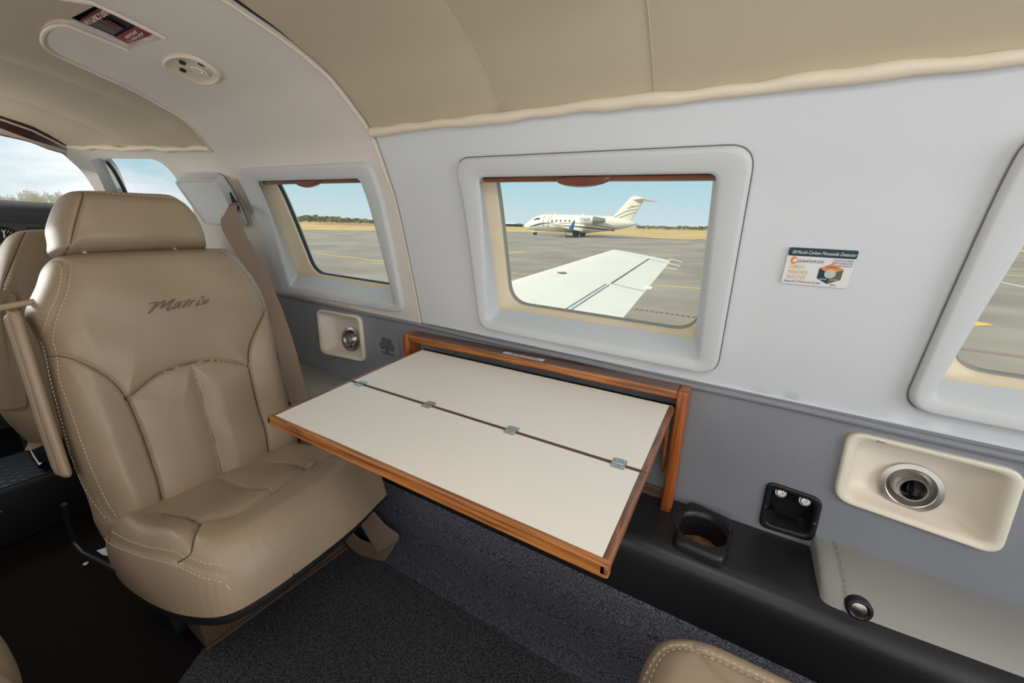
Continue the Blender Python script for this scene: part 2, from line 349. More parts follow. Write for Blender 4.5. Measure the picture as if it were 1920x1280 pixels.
# hidden after edge of the forward window: same reveal depth as the middle one
for _q in (W1b, W2b): _q[0] = (_q[0][0], _q[0][1] + .014); _q[1] = (_q[1][0], _q[1][1] + .014)
for _q in (W1g, W2g): _q[0] = (_q[0][0], _q[0][1] + .012); _q[1] = (_q[1][0], _q[1][1] + .012)
W1b[1] = (W1i[1][0] - .004, W1b[1][1]); W1b[2] = (W1i[2][0] - .004, W1b[2][1])
W1g[1] = (W1b[1][0] - .012, W1g[1][1]); W1g[2] = (W1b[2][0] - .012, W1g[2][1])
DX = .838; DS = -.012
sh = lambda q: [(x + DX, s + DS) for x, s in q]
W3o, W3i, W3b, W3g = sh(W2o), sh(W2i), sh(W2b), sh(W2g)
GR = [.014, .018, .052, .052]
def window(n, o, i, b, g, label):
    t = thing('window_%d' % n, S(sum(p[0] for p in o) / 4, min(p[1] for p in o)), label, None, None, 'structure')
    mb = MB()
    mb.loft([ring_pts(o, .038, .003), ring_pts(inset(o, .001), .038, -.009), ring_pts(inset(o, .0035), .036, -.0135), ring_pts(inset(o, .008), .034, -.0145),
             ring_pts(inset(i, -.007), .022, -.0105), ring_pts(inset(i, -.002), .018, -.0085), ring_pts(inset(i, .0005), .016, -.004),
             ring_pts([((p[0] + q[0]) / 2, (p[1] + q[1]) / 2) for p, q in zip(i, b)], .014, .022), ring_pts(b, .010, .05)])
    mb.build('window_frame', M['frame'], t, weld=True, angle=50)
    mb = MB(); gp_ = ring_pts(inset(o, -.0006), .038, -.0016); mb.tube(gp_ + gp_[:2], .0009, 5, caps=False); mb.build('frame_shadow_line', M['gap'], t)  # thin dark tube imitates the shadow gap round the frame
    mb = MB(); mb.loft([ring_pts(inset(b, -.003), .010, .048), ring_pts(inset(b, .001), .012, .055), ring_pts(inset(g, -.004), GR, .060), ring_pts(g, GR, .066), ring_pts(inset(g, .001), GR, .082)])
    mb.build('window_lining', M['cream'], t, weld=True, angle=60)
    mb = MB(); mb.loft([ring_pts(inset(g, .0005), GR, .068), ring_pts(inset(g, .0026), GR, .070), ring_pts(inset(g, .0026), GR, .080)])
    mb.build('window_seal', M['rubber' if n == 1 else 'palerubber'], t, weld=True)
    patch('window_pane', rpoly(inset(g, .002), GR), lambda a, c, off: S(a, c, .076 + off), M['glass'], step=.03, rim=0, parent=t)
    # sliding shade, parked at the top: wooden bar with a finger pull
    sh_ = thing('window_shade', S(sum(p[0] for p in i) / 4, i[0][1]), None, None, None, None); sh_.parent = t; sh_.location = Vector(sh_.location) - wloc(t)
    mb = MB(); sa, sb = i[0], i[1]
    rows = []
    for k in range(25):
        f = k / 24; x = sa[0] + .003 + (sb[0] - .004 - sa[0]) * f; st = sa[1] + (sb[1] - sa[1]) * f - .003
        rows.append([S(x, st, .012), S(x, st - .003, .007), S(x, st - .010, .007), S(x, st - .013, .012), S(x, st - .013, .022), S(x, st, .022)])
    mb.loft(rows, True, True); mb.build('bar', M['shadewood'], sh_)
    mb = MB(); rows = []
    for k in range(21):
        f = k / 20; a = math.sin(math.pi * f) ** .55; xc = (sa[0] + sb[0]) / 2 + (-.055 + .11 * f); st = (sa[1] + sb[1]) / 2 - .004
        h = .007 + .012 * a; w = .004 + .010 * a
        rows.append([S(xc, st, .010), S(xc, st, .008 - w * .5), S(xc, st - h * .45, .008 - w), S(xc, st - h * .8, .008 - w * .95), S(xc, st - h, .008 - w * .55), S(xc, st - h, .010)])
    mb.loft(rows, True, True); mb.build('finger_pull', M['shadewood'], sh_)
    mb = MB(); mb.grid([[S(sa[0] + .002 + (sb[0] - sa[0] - .004) * k / 12, st, .014) for k in range(13)] for st in (sa[1] - .004, sa[1] + .004, sa[1] + .014)])
    mb.build('shade_fabric', M['cream'], sh_)
    return t
def ring_pts(q, r, off):
    P = rpoly(q, r, 7); out = []
    n = len(P)
    for k in range(n):
        a = P[k]; b = P[(k + 1) % n]; L_ = math.hypot(b[0] - a[0], b[1] - a[1])
        out.append(a)
        if k % 8 == 7:                             # straight side: subdivide so that it follows the curved wall
            for j in range(1, 14): out.append((a[0] + (b[0] - a[0]) * j / 14, a[1] + (b[1] - a[1]) * j / 14))
    return [S(x, s, off) for x, s in out]
window(1, W1o, W1i, W1b, W1g, 'forward cabin window with a view over empty tarmac, above the small air outlet')
window(2, W2o, W2i, W2b, W2g, 'middle cabin window looking out on the wing and the parked jet')
window(3, W3o, W3i, W3b, W3g, 'rearmost cabin window, cut by the right edge of the photo')
XA = 1.40; XR = -.80; XF = -2.86
s0 = s_z(-.275)
def struct(o): o['kind'] = 'structure'; return o
def sub(o, name): o.name = name; return o
h_in = lambda o: rpoly([(p[0], p[1] + (.014 if i_ > 1 else 0)) for i_, p in enumerate(inset(o, .012))], .030)
# white side wall aft of the frame ring
wall_low = [hit(792, 606), hit(1920, 850)]
sl_ = lambda x: wall_low[0][1] + (wall_low[1][1] - wall_low[0][1]) * (x - wall_low[0][0]) / (wall_low[1][0] - wall_low[0][0])
sp0 = hit(700, 246); sp1 = hit(1920, 104); spz = lambda x: sp0[1] + (sp1[1] - sp0[1]) * (x - sp0[0]) / (sp1[0] - sp0[0])
struct(patch('wall_starboard', [(XR + .004, sl_(XR)), (XA, sl_(XA)), (XA, spz(XA) + .004), (XR + .004, spz(XR) + .004)],
             lambda a, b, off: S(a, b, off + .0015), M['wall'], [h_in(W2o), h_in(W3o)], .025, .008))
# edge bead of the white wall over the grey padding
mb = MB(); mb.tube([S(x, sl_(x) + .006, -.0005) for x in np.linspace(XR + .01, XA, 60)], .0022, 6)
struct(mb.build('trim_1', M['wall']))
# frame ring: white arch with the forward cabin window, its forward edge notched round the exit placard
fe = [hit(395, 279), hit(360, 235), hit(300, 195), hit(240, 162), hit(170, 130), hit(110, 103), hit(86, 86), hit(79, 72), hit(83, 57), hit(97, 47), hit(120, 44), hit(150, 54), hit(240, 92), hit(309, 68), hit(215, 21), hit(208, 10)]
def _sm(P, n=5):
    P = [np.array(p, float) for p in P]; out = []
    for i in range(len(P) - 1):
        a, b, c, d = P[max(i - 1, 0)], P[i], P[i + 1], P[min(i + 2, len(P) - 1)]
        for k in range(n):
            t = k / n; out.append(tuple(.5 * (2 * b + (c - a) * t + (2 * a - 5 * b + 4 * c - d) * t * t + (3 * b - a - 3 * c + d) * t ** 3)))
    return out + [tuple(P[-1])]
fsm = _sm(fe[:13])
x2, s2 = fe[-1]; sc_ = x2, SMAX / 2
top2 = [(x2 - .03, s2 - .03), (x2 - .075, s2 + .02), (x2 - .12, s2 + .07), (-1.35, s2 + .12)]
mirror = [(x, SMAX - s) for x, s in reversed(fe[:5])]
sup = [(-1.505, sl_(-1.5)), (-1.508, s_z(-.10)), (-1.510, s_z(.10))]
ringpoly = sup + fsm + fe[13:15] + [(x2 - .015, fe[-1][1] + .02), (x2 - .05, fe[-1][1] + .05), (-1.12, SMAX / 2 + .02)] + mirror + [(-1.51, SMAX - s_z(.10)), (-1.51, SMAX - s_z(-.275)), (XR, SMAX - s_z(-.275)), (XR, sl_(XR))]
struct(patch('trim_2', ringpoly, lambda a, b, off: S(a, b, off * 1.0 - .003), M['ring'], [h_in(W1o)], .02, .016))
# thin piping round the notched forward edge and down the after edge of the ring
mb = MB(); mb.tube([S(x, s, -.003) for x, s in fsm], .0042, 8)
mb.tube([S(x, s, -.003) for x, s in [fe[13], fe[14], (x2 - .015, fe[-1][1] + .02), (x2 - .05, fe[-1][1] + .05)]], .0042, 8)
struct(mb.build('trim_3', M['pipe']))
mb = MB(); mb.tube([S(XR - .002 + .0015 * math.sin(s * 9), s, -.0035) for s in np.linspace(spz(XR) - .12, SMAX - spz(XR), 90)], .0034, 6)
mb.tube([S(XR + .001, s, -.002) for s in np.linspace(sl_(XR), spz(XR) - .12, 30)], .0018, 6)
struct(mb.build('trim_4', M['pipe']))
mb = MB(); mb.grid([[S(XR + .001, s, .004) for s in np.linspace(sl_(XR), SMAX - s_z(.2), 80)], [S(XR + .024, s, .012) for s in np.linspace(sl_(XR), SMAX - s_z(.2), 80)]])
struct(mb.build('trim_5', M['rubber']))
# cream leather headliner aft of the ring: panels between cross seams at x = -.45, -.168, .24 ...
seams_a = [-.447, -.168, .30, .72, 1.1]
def head_off(x):
    d = min(abs(x - q) for q in seams_a); return .004 + .004 * math.exp(-(d / .006) ** 2) - .004 * (1 - math.exp(-d / .05))
gs_ = hit(468, 24)[1]
struct(patch('ceiling', [(XR + .006, spz(XR) - .004), (XA, spz(XA) - .004), (XA, SMAX - spz(XA)), (XR + .006, SMAX - spz(XR)), (XR + .006, gs_ + .16), (XR + .012, gs_ + .10), (XR + .017, gs_ + .02), (XR + .014, gs_ - .03), (XR + .006, gs_ - .09)], lambda a, b, off: S(a, b, off * .6 + head_off(a)), M['head'], [], .018, .01))
mb = MB()
for q in seams_a[:3]:                            # stitched cross seams of the headliner
    if q == -.168: mb.tube([S(q, s, .004) for s in np.linspace(spz(q), SMAX * .72, 90)], .0011, 6)
    for dx in ((-.006, .006) if q != -.168 else ()):
        for s in np.arange(spz(q) + .01, SMAX * .62, .0095): mb.tube([S(q + dx, s, head_off(q + dx) - .0006), S(q + dx, s + .005, head_off(q + dx) - .0006)], .0009, 5)
c_ = bpy.data.objects['ceiling']
mb.build('ceiling_stitching', MATS['cream_headliner_leather'], c_)
# padded piping along the lower edge of the headliner
mb = MB(); xs = np.linspace(XR + .006, XA, 130)
mb.tube([S(x, spz(x) + .0035 * math.sin(x * 17) * .35 + .001 * math.sin(x * 61), -.004) for x in xs], [.0095 + .0012 * math.sin(x * 23) + .0006 * math.sin(x * 71) for x in xs], 14)
struct(mb.build('trim_6', M['pipe']))
# forward headliner with its lower piping
fp = [hit(130, 274), hit(220, 277), hit(300, 277), hit(396, 279)]
fr_ = [hit(0, 214), hit(60, 234), hit(130, 274)]
seams_f = [-1.66, -2.10]
def fhead_off(x):
    d = min(abs(x - q) for q in seams_f); return .003 + .003 * math.exp(-(d / .006) ** 2) - .012 * (1 - math.exp(-(d / .10))) * min(1, max(0, (-1.5 - x) / .1))
fpoly = [fr_[2], fr_[1], fr_[0], (-2.39, fr_[0][1] + .06), (-2.38, SMAX / 2 + .04), (-2.39, SMAX - fr_[0][1]), (-2.41, SMAX - fr_[1][1]), (-2.5, SMAX - fr_[2][1]), (-1.45, SMAX - fp[3][1]), (-.98, SMAX - fp[3][1] - .12), (-.98, fe[-1][1] - .06), (-1.10, fe[12][1] - .05), (-1.40, fe[4][1] - .04), fp[3], fp[2], fp[1]]
struct(patch('ceiling_forward', fpoly, lambda a, b, off: S(a, b, off + .004 + fhead_off(a)), M['head'], [[hit(*p, .004) for p in [(126, 41), (200, 4), (330, 66), (240, 104)]]], .018, .01)).name = 'ceiling.001'
mb = MB(); P = []
for i in range(3):
    for k in range(14): f = k / 14; P.append((fp[i][0] + (fp[i + 1][0] - fp[i][0]) * f, fp[i][1] + (fp[i + 1][1] - fp[i][1]) * f))
P.append(fp[3])
mb.tube([S(x, s + .003 * math.sin(x * 19) + .002 * math.sin(x * 43), -.003) for x, s in P], [.0095 + .0015 * math.sin(x * 31) for x, s in P], 12)
struct(mb.build('trim_7', M['pipe']))
# cockpit side panel with the pilot's side window
pil = [hit(130, 276), hit(112, 286), hit(150, 320), hit(175, 355), hit(205, 410)]
w0 = [hit(198, 301), hit(285, 303), hit(312, 320), hit(346, 370), hit(362, 415), hit(368, 470), hit(320, 500), hit(262, 420)]
w0o = [hit(166, 303), hit(178, 298), hit(288, 299), hit(316, 317), hit(350, 368), hit(367, 415), hit(373, 475), hit(300, 506), hit(205, 380)]
w0o = rpoly(w0o, .035, 5)
cpoly = [fp[3], fp[2], fp[1], pil[0], pil[1], pil[2], pil[3], pil[4], (-2.86, s_z(-.05)), (-2.86, s0), (-1.49, s0), (-1.49, s_z(.10))]
struct(patch('wall_cockpit', cpoly, lambda a, b, off: S(a, b, off + .003), M['ring'], [w0o], .02, .012))
w0t = thing('window_4', S(-2.1, s_z(-.1)), 'cockpit side window behind the headrest, sky in it', None, None, 'structure')
mb = MB(); n = 9
inn = [hit(176, 300), hit(190, 300), hit(288, 301), hit(315, 319), hit(348, 369), hit(364, 415), hit(370, 472), hit(315, 503), hit(215, 385)]
inn = rpoly(inn, .035, 5)
mb.loft([[S(x, s, .003) for x, s in w0o], [S(x, s, .012) for x, s in [(p[0] * .985 + -2.15 * .015, p[1]) for p in w0o]], [S(x, s, .045) for x, s in [(p[0] * .97 + -2.12 * .03, p[1] * .985 + s_z(-.02) * .015) for p in w0o]]])
mb.build('window_frame', M['frame'], w0t, weld=True)
gl0 = [(p[0] * .975 + -2.12 * .025, p[1]) for p in w0]
patch('window_pane', [(p[0], p[1]) for p in w0o], lambda a, b, off: S(a, b, .052 + off), M['glass'], step=.04, rim=0, parent=w0t)
mb = MB(); q0 = hit(200, 301, .05); q1 = hit(237, 362, .05)
mb.tube([S(q0[0] + (q1[0] - q0[0]) * f * 1.6, q0[1] + (q1[1] - q0[1]) * f * 1.6, .048) for f in np.linspace(0, 1, 8)], .008, 8)
mb.build('window_post', M['rubber'], w0t)
mb = MB(); q2 = hit(166, 300, .05); q3 = hit(205, 364, .05)
mb.grid([[S(q0[0] + (q1[0] - q0[0]) * f * 1.6, q0[1] + (q1[1] - q0[1]) * f * 1.6, .050) for f in np.linspace(0, 1, 8)], [S(q2[0] + (q3[0] - q2[0]) * f * 1.6, q2[1] + (q3[1] - q2[1]) * f * 1.6 + .002, .046) for f in np.linspace(0, 1, 8)]])
mb.build('window_reveal', M['frame'], w0t)
# windshield: header trims, centre glass, lower cowl
def hrow(l, dx): return [onX(px_, py_, hit(*hp(px_))[0] - dx) for px_, py_ in l]
def hp(px_): return (px_, float(np.interp(px_, [-220, -120, 0, 60, 131], [166, 186, 213, 234, 275])))
def line_(pts): xs_ = np.linspace(pts[0][0], pts[-1][0], 26); return [(x, float(np.interp(x, [p[0] for p in pts], [p[1] for p in pts]))) for x in xs_]
def both(r): return [Vector((p.x, .44 - p.y, p.z)) for p in reversed(r) if p.y > .225][:-1 or None][::1][::-1][::-1] + [p for p in r if p.y > .215]
r0 = hrow(line_([(-220, 166), (-120, 186), (0, 213), (60, 234), (131, 275)]), 0); r1 = hrow(line_([(-220, 190), (-120, 212), (0, 240), (50, 259), (105, 276), (131, 284)]), .10); r2 = hrow(line_([(-220, 203), (-120, 226), (0, 254), (55, 266), (92, 281), (118, 288), (131, 293)]), .18)
n0 = [i for i, p in enumerate(r0) if p.y > .215]
def both(r): h_ = [r[i] for i in n0]; return [Vector((p.x, .44 - p.y, p.z)) for p in reversed(h_)] + h_
mb = MB(); mb.grid([both([p + Vector((0, 0, .02)) for p in r0]), both(r0), both(r1)]); struct(mb.build('trim_8', M['browntrim']))
mb = MB(); mb.tube(both([a * .72 + b * .28 + Vector((0, 0, -.004)) for a, b in zip(r0, r1)]), .004, 8); struct(mb.build('trim_9', M['pipe']))
mb = MB(); mb.grid([both(r1), both(r2), both([p + Vector((-.02, 0, .03)) for p in r2])]); struct(mb.build('trim_10', M['pinktrim']))
mb = MB(); mb.tube(both([a * .15 + b * .85 for a, b in zip(r1, r2)]), .0022, 6); struct(mb.build('trim_11', M['rubber']))
ws = thing('window_5', (-3.0, .22, .05), 'cockpit windshield with cloudy sky and trees behind the panel top', None, None, 'structure')
top_ = both([p + Vector((-.01, 0, .004)) for p in r2]); mb = MB(); rows = [top_]
for k in range(1, 8):
    f = k / 7; rows.append([Vector((q.x - .55 * f - .0 * f, .22 + (q.y - .22) * (1 + .5 * f), q.z + (-.08 - q.z) * f)) for q in top_])
mb.grid(rows); mb.build('window_pane', M['glass'], ws)
# grey padded lower wall, holes behind the two air outlets and the jack recess
V1 = [(-1.290, -.292), (-1.060, -.288), (-1.054, -.446), (-1.292, -.457)]
V2 = [(.198, -.326), (.414, -.334), (.422, -.484), (.203, -.464)]
JK = [(.101, -.467), (.193, -.474), (.195, -.570), (.103, -.573)]
JK1 = [(-.985, -.470), (-.895, -.470), (-.895, -.565), (-.985, -.565)]
def WP(a, b, off=0): return Vector((a, .85 + off, b))
cz = lambda q: float(S(0, sl_(q)).z)
lower = [(XF, -.60), (XA, -.62), (XA, cz(XA) - .001)] + [(x, cz(x) + .004) for x in (.8, .4, 0, -.4, XR)] + [(-1.5, -.272), (XF, -.272)]
struct(patch('wall_starboard_lower', lower, lambda a, b, off: WP(a, b, off + .001), M['grey'], [rpoly(inset(V1, .006), .022), rpoly(inset(V2, .006), .022), rpoly(inset(JK, .004), .014), rpoly(inset(JK1, .004), .014)], .03, .01)).name = 'wall_starboard.001'
mb = MB(); mb.tube([(x, .8475, cz(x) - .006 + .0008 * math.sin(x * 14)) for x in np.linspace(XF, XA, 90)], .0065, 10); struct(mb.build('trim_12', M['grey']))
# black vinyl ledge with its rounded edge and face, extruded along the cabin
zl = lambda x: -.5785 - .010 * min(1, max(0, x + .2))
prof = [(.856, 0), (.72, .004), (.700, .004), (.690, .001), (.682, -.006), (.676, -.016), (.672, -.030), (.666, -.080), (.663, -.125), (.658, -.150)]
xs = np.linspace(XF, XA, 60); pl_ = np.concatenate([[0], np.cumsum([math.hypot(prof[i + 1][0] - prof[i][0], prof[i + 1][1] - prof[i][1]) for i in range(len(prof) - 1)])])
def ledge(a, b, off): return Vector((a, float(np.interp(b, pl_, [p[0] for p in prof])), zl(a) + float(np.interp(b, pl_, [p[1] for p in prof])) - off))
struct(patch('trim_13', [(XF, 0), (XA, 0), (XA, pl_[-1]), (XF, pl_[-1])], ledge, M['black'], [[(.006 + .046 * math.cos(a), .856 - .762 + .046 * math.sin(a)) for a in np.linspace(0, 2 * math.pi, 25)[:-1]]], .0125, 0))
mb = MB(); mb.grid([[(x, .662, -.695), (x, .650, -.705), (x, .646, -.82), (x, .642, -.935), (x, .625, -.951)] for x in xs]); struct(mb.build('baseboard_starboard', M['carpetside'], angle=60))
# floor: light charcoal carpet aft of the seat, black carpet beside it
mb = MB(); mb.grid([[(x, y, -.95) for y in np.linspace(-.45, .66, 6)] for x in np.linspace(XF, XA, 10)]); struct(mb.build('floor', M['carpetdark']))
mb = MB(); q = [onZ(385, 1215, -.95), onZ(330, 1290, -.95)]
dirx = (q[1] - q[0]); far = q[0] + dirx * 4
pts = [(-.935, .645), (XA, .645), (XA, -.40), (q[0].x + dirx.x * 9, q[0].y + dirx.y * 9), (q[0].x, q[0].y), (-.935, q[0].y + .01)]
yb = -.40; tt = (yb - q[0].y) / dirx.y; pts[3] = (q[0].x + dirx.x * tt, yb)
struct(patch('floor_carpet', pts, lambda a, b, off: Vector((a, b, -.944 - off)), M['carpet'], [], .05, .005)).name = 'floor.001'
# port side, aft and forward closures, outer skin
struct(patch('wall_port', [(XF, SMAX), (XF, SMAX - s_z(.14) - .0), (XF, SMAX - s_z(.20)), (-1.5, SMAX - s_z(.2)), (XA, SMAX - s_z(.2)), (XA, SMAX)], lambda a, b, off: S(a, b, off + .005), M['wall'], [], .06, 0))
fwl = [S(-2.84, s) for s in np.linspace(0, s_z(.0), 20)]; fwp = [Vector((p.x, .44 - p.y, p.z)) for p in reversed(fwl)]; mb = MB(); mb.add(fwl + fwp, [tuple(range(40))]); struct(mb.build('wall_forward', M['dash'], smooth=False))
mb = MB(); bk = [(XA, *tuple(S(0, s))[1:]) for s in np.linspace(0, SMAX, 60)]; mb.add(bk, [tuple(range(60))]); struct(mb.build('wall_aft', M['wall'], smooth=False))
skinholes = [rpoly(g, GR) for g in (W1g, W2g, W3g)] + [[(p[0], p[1]) for p in w0o]]
struct(patch('fuselage_skin', [(-2.75, s_z(-.9)), (XA, s_z(-.9)), (XA, SMAX - s_z(-.9)), (-2.75, SMAX - s_z(-.9)), (-2.80, SMAX - s_z(.15)), (-2.64, SMAX - s_z(.34)), (-2.64, s_z(.34)), (-2.83, s_z(.15))], lambda a, b, off: S(a, b, .083 + off * .2), M['skin'], skinholes, .04, .01)).name = 'wall_outer_skin'
# ------------------------------------------------------------------ upholstery
class Plane:
    def __init__(s, O, V, N=None, U=(0, 1, 0)):
        s.O = Vector(O); s.U = Vector(U).normalized(); s.V = Vector(V).normalized()
        n = s.U.cross(s.V); s.N = n if (N is None or n.dot(Vector(N)) > 0) else -n
    def uv(s, px, py, h=0):
        d = Vector(ray(px, py)); o = s.O + s.N * h; t = o.dot(s.N) / d.dot(s.N); q = d * t - s.O; return (q.dot(s.U), q.dot(s.V))
    def at(s, u, v, h=0): return s.O + s.U * u + s.V * v + s.N * h
def pillow(name, P, outline, T, R, mt, seams=(), puff=.006, pw=.05, extra=None, nu=200, nv=220, parent=None, back=.02, pwr=2.4, base=0.0):
    ol = [tuple(p) for p in outline]; vs_ = [p[1] for p in ol]; v0, v1 = min(vs_), max(vs_)
    tv = np.linspace(0, 1, nv); tv = tv - np.sin(2 * np.pi * tv) / (2 * np.pi) * .8
    tu = np.linspace(0, 1, nu); tu = tu - np.sin(2 * np.pi * tu) / (2 * np.pi) * .8
    VV = v0 + 1e-5 + (v1 - v0 - 2e-5) * tv; U = np.zeros((nv, nu)); V = np.zeros((nv, nu))
    for i, v in enumerate(VV):
        xs = []
        for k in range(len(ol)):
            a = ol[k]; b = ol[(k + 1) % len(ol)]
            if (a[1] > v) != (b[1] > v): xs.append(a[0] + (b[0] - a[0]) * (v - a[1]) / (b[1] - a[1]))
        U[i] = min(xs) + (max(xs) - min(xs)) * tu; V[i] = v
    Q = np.stack([U.ravel(), V.ravel()], 1)
    d = dist(Q, ol, True)
    def hgt(Q, d):
        r = np.clip(d / R, 0, 1); E = (1 - (1 - r) ** pwr) ** (1 / pwr); h = T * E
        if extra is not None: h = h + extra(Q[:, 0], Q[:, 1]) * E
        if len(seams):
            ds = np.full(len(Q), 1e9); g = np.zeros(len(Q))
            for pts, dep, w in seams:
                q = dist(Q, pts); ds = np.minimum(ds, q / max(.25, min(1, dep / .005))); g += dep * np.exp(-(q / w) ** 2)
            h = h + (puff * (1 - np.exp(-(ds / pw) ** 1.2)) - g) * np.clip(E * 1.3 - .2, .12, 1)
        return h + base
    H = hgt(Q, d); mb = MB()
    pts = [P.at(q[0], q[1], h) for q, h in zip(Q, H)]
    mb.grid([pts[i * nu:(i + 1) * nu] for i in range(nv)])
    # back side: shallow bulge, same outline
    mu, mv = Q[:, 0].mean(), Q[:, 1].mean()
    st = 6; nb = list(range(0, nu, st)) + ([nu - 1] if (nu - 1) % st else []); mbk = list(range(0, nv, st)) + ([nv - 1] if (nv - 1) % st else [])
    mb.grid([[P.at(U[i, j], V[i, j], base - back * (min(1, float(d[i * nu + j]) / (R * .8)) ** .5) if d[i * nu + j] > 1e-4 else base) for j in nb] for i in mbk])
    o = mb.build(name, mt, parent, angle=75)
    def surf(u, v, lift=0):
        q = np.array([[u, v]]); return P.at(u, v, float(hgt(q, dist(q, ol, True))[0]) + lift)
    return o, surf
def smooth_line(pts, n=8):
    P = [np.array(p, float) for p in pts]; out = []
    for i in range(len(P) - 1):
        p0 = P[max(i - 1, 0)]; p1 = P[i]; p2 = P[i + 1]; p3 = P[min(i + 2, len(P) - 1)]
        for k in range(n):
            t = k / n; out.append(tuple(.5 * ((2 * p1) + (-p0 + p2) * t + (2 * p0 - 5 * p1 + 4 * p2 - p3) * t * t + (-p0 + 3 * p1 - 3 * p2 + p3) * t ** 3)))
    out.append(tuple(P[-1])); return out
def smooth_loop(pts, n=6):
    P = [np.array(p, float) for p in pts]; out = []; k_ = len(P)
    for i in range(k_):
        p0, p1, p2, p3 = P[i - 1], P[i], P[(i + 1) % k_], P[(i + 2) % k_]
        for k in range(n):
            t = k / n; out.append(tuple(.5 * ((2 * p1) + (-p0 + p2) * t + (2 * p0 - 5 * p1 + 4 * p2 - p3) * t * t + (-p0 + 3 * p1 - 3 * p2 + p3) * t ** 3)))
    return out
def stitches(name, lines, surf, parent, off=(.0045,), pitch=.0085, ln=.0052, r=.0008, mt=None):
    mb = MB()
    for l in lines:
        P = np.array(l); seg = np.hypot(*np.diff(P, axis=0).T); cs = np.concatenate([[0], np.cumsum(seg)])
        for o in off:
            for a in np.arange(.003, cs[-1] - ln, pitch):
                q = [np.array([np.interp(b, cs, P[:, 0]), np.interp(b, cs, P[:, 1])]) for b in (a, a + ln)]
                t = q[1] - q[0]; t = t / (np.hypot(*t) + 1e-9); n = np.array([-t[1], t[0]]) * o
                mb.tube([surf(*(q[0] + n), -.0006), surf(*((q[0] + q[1]) / 2 + n), .0007), surf(*(q[1] + n), -.0006)], r, 4, caps=False)
    return mb.build(name, mt or M['thread'], parent)

def seam_shade_lines(lines, surf, parent, r=.0010):  # added dark tubes in the grooves, imitating the shade of the seam gap
    for l in lines:
        mb = MB(); mb.tube([surf(u, v, .0006) for u, v in l], r, 6); mb.build('seam', M['seam'], parent)
# --- the beige seat in the middle of the cabin, facing aft
seat = thing('cabin_armchair', (-1.0, .38, -.95), 'whole beige leather seat facing aft beside the open table, name stitched on its back', 'seat')
BP = Plane((-1.04, 0, -.62), (-.279, 0, .96), (1, 0, 0))          # front plane of the backrest
BT = .115; BP.O = BP.O - BP.N * BT
L1 = [BP.uv(*p, .045) for p in [(196, 1000), (175, 940), (138, 850), (105, 740), (84, 650), (62, 605), (53, 585), (60, 560), (74, 530), (84, 500), (98, 483), (114, 477), (135, 474), (200, 471)]]
L2 = [BP.uv(*p, .055) for p in [(395, 463), (425, 470), (452, 495), (478, 532), (497, 572), (504, 600), (518, 680), (538, 760), (556, 830), (566, 872), (420, 945), (250, 1030)]]
bol = smooth_loop(L1 + L2, 3)
bs = lambda l, h=BT: smooth_line([BP.uv(*p, h) for p in l], 6)
B_left = bs([(112, 480), (124, 498), (118, 542), (101, 589), (96, 629), (104, 663), (111, 710), (128, 763), (162, 862), (195, 939), (215, 975)], .10)
B_arch = bs([(104, 661), (134, 669), (175, 689), (215, 716), (240, 746)])
B_leftin = bs([(240, 746), (248, 763), (276, 833), (297, 898), (309, 952)])
B_cent = bs([(240, 748), (269, 724), (302, 700), (353, 682), (403, 675), (437, 678), (469, 686)])
B_rt = bs([(500, 583), (482, 616), (470, 649), (469, 686), (477, 726), (487, 763), (500, 809), (508, 864)])
B_dbl = bs([(358, 683), (373, 720), (388, 767), (406, 829), (422, 896)])
B_top = bs([(413, 468), (447, 501), (477, 542), (500, 583)], .10)
def back_extra(u, v):
    return -.012 * np.exp(-((u - .37) / .10) ** 2) * np.clip((.40 - v) / .25, 0, 1) + .004 * np.sin(u * 31 + v * 7) * .3 + .0016 * np.sin(v * 41 + u * 23)
bo, bsurf = pillow('backrest', BP, bol, BT, .058, M['leather'], [(B_left, .0035, .003), (B_arch, .0065, .0034), (B_leftin, .008, .004), (B_cent, .0065, .0034), (B_rt, .0065, .0034), (B_dbl, .0025, .0024), (B_top, .0028, .003)], .012, .038, back_extra, 290, 340, seat)
seam_shade_lines([B_arch, B_leftin, B_cent, B_rt], bsurf, bo)
stitches('stitching', [B_left], bsurf, bo, (-.0055, .0055)); stitches('stitching', [B_dbl], bsurf, bo, (-.004, .004)); stitches('stitching', [B_top], bsurf, bo, (.005,))
# stitched name
def PX(cx, cy): return (260 + cx / 12, 530 + cy / 12)
strokes = [([(205, 490), (270, 468), (340, 448), (402, 432)], 1.1), ([(408, 428), (330, 545), (262, 640), (198, 700)], 2.3), ([(205, 698), (300, 600), (420, 500), (500, 440), (575, 398)], 1.5), ([(582, 398), (545, 470), (505, 540), (478, 588)], 2.3),
           ([(480, 588), (560, 530), (650, 460), (730, 400), (800, 366)], 1.5), ([(805, 366), (740, 440), (670, 520), (618, 600), (632, 622), (665, 615), (705, 580), (732, 545)], 2.2), ([(948, 440), (890, 442), (820, 495), (760, 560), (775, 588), (830, 560), (900, 490), (946, 440), (915, 510), (885, 572), (915, 565)], 1.7),
           ([(1150, 366), (1080, 440), (1015, 510), (975, 558), (1010, 550)], 2.0), ([(985, 440), (1060, 418), (1140, 410), (1210, 404)], 1.1), ([(1205, 404), (1150, 470), (1092, 538)], 2.0), ([(1120, 500), (1180, 440), (1230, 402), (1290, 400)], 1.6),
           ([(1382, 382), (1320, 450), (1280, 512), (1310, 512), (1370, 462)], 1.9), ([(1412, 336), (1462, 306)], 2.4), ([(1462, 366), (1470, 430), (1492, 490)], 2.2), ([(1590, 346), (1500, 420), (1430, 470), (1365, 504)], 1.5), ([(1598, 402), (1540, 440), (1492, 478)], 1.1)]
mb = MB()
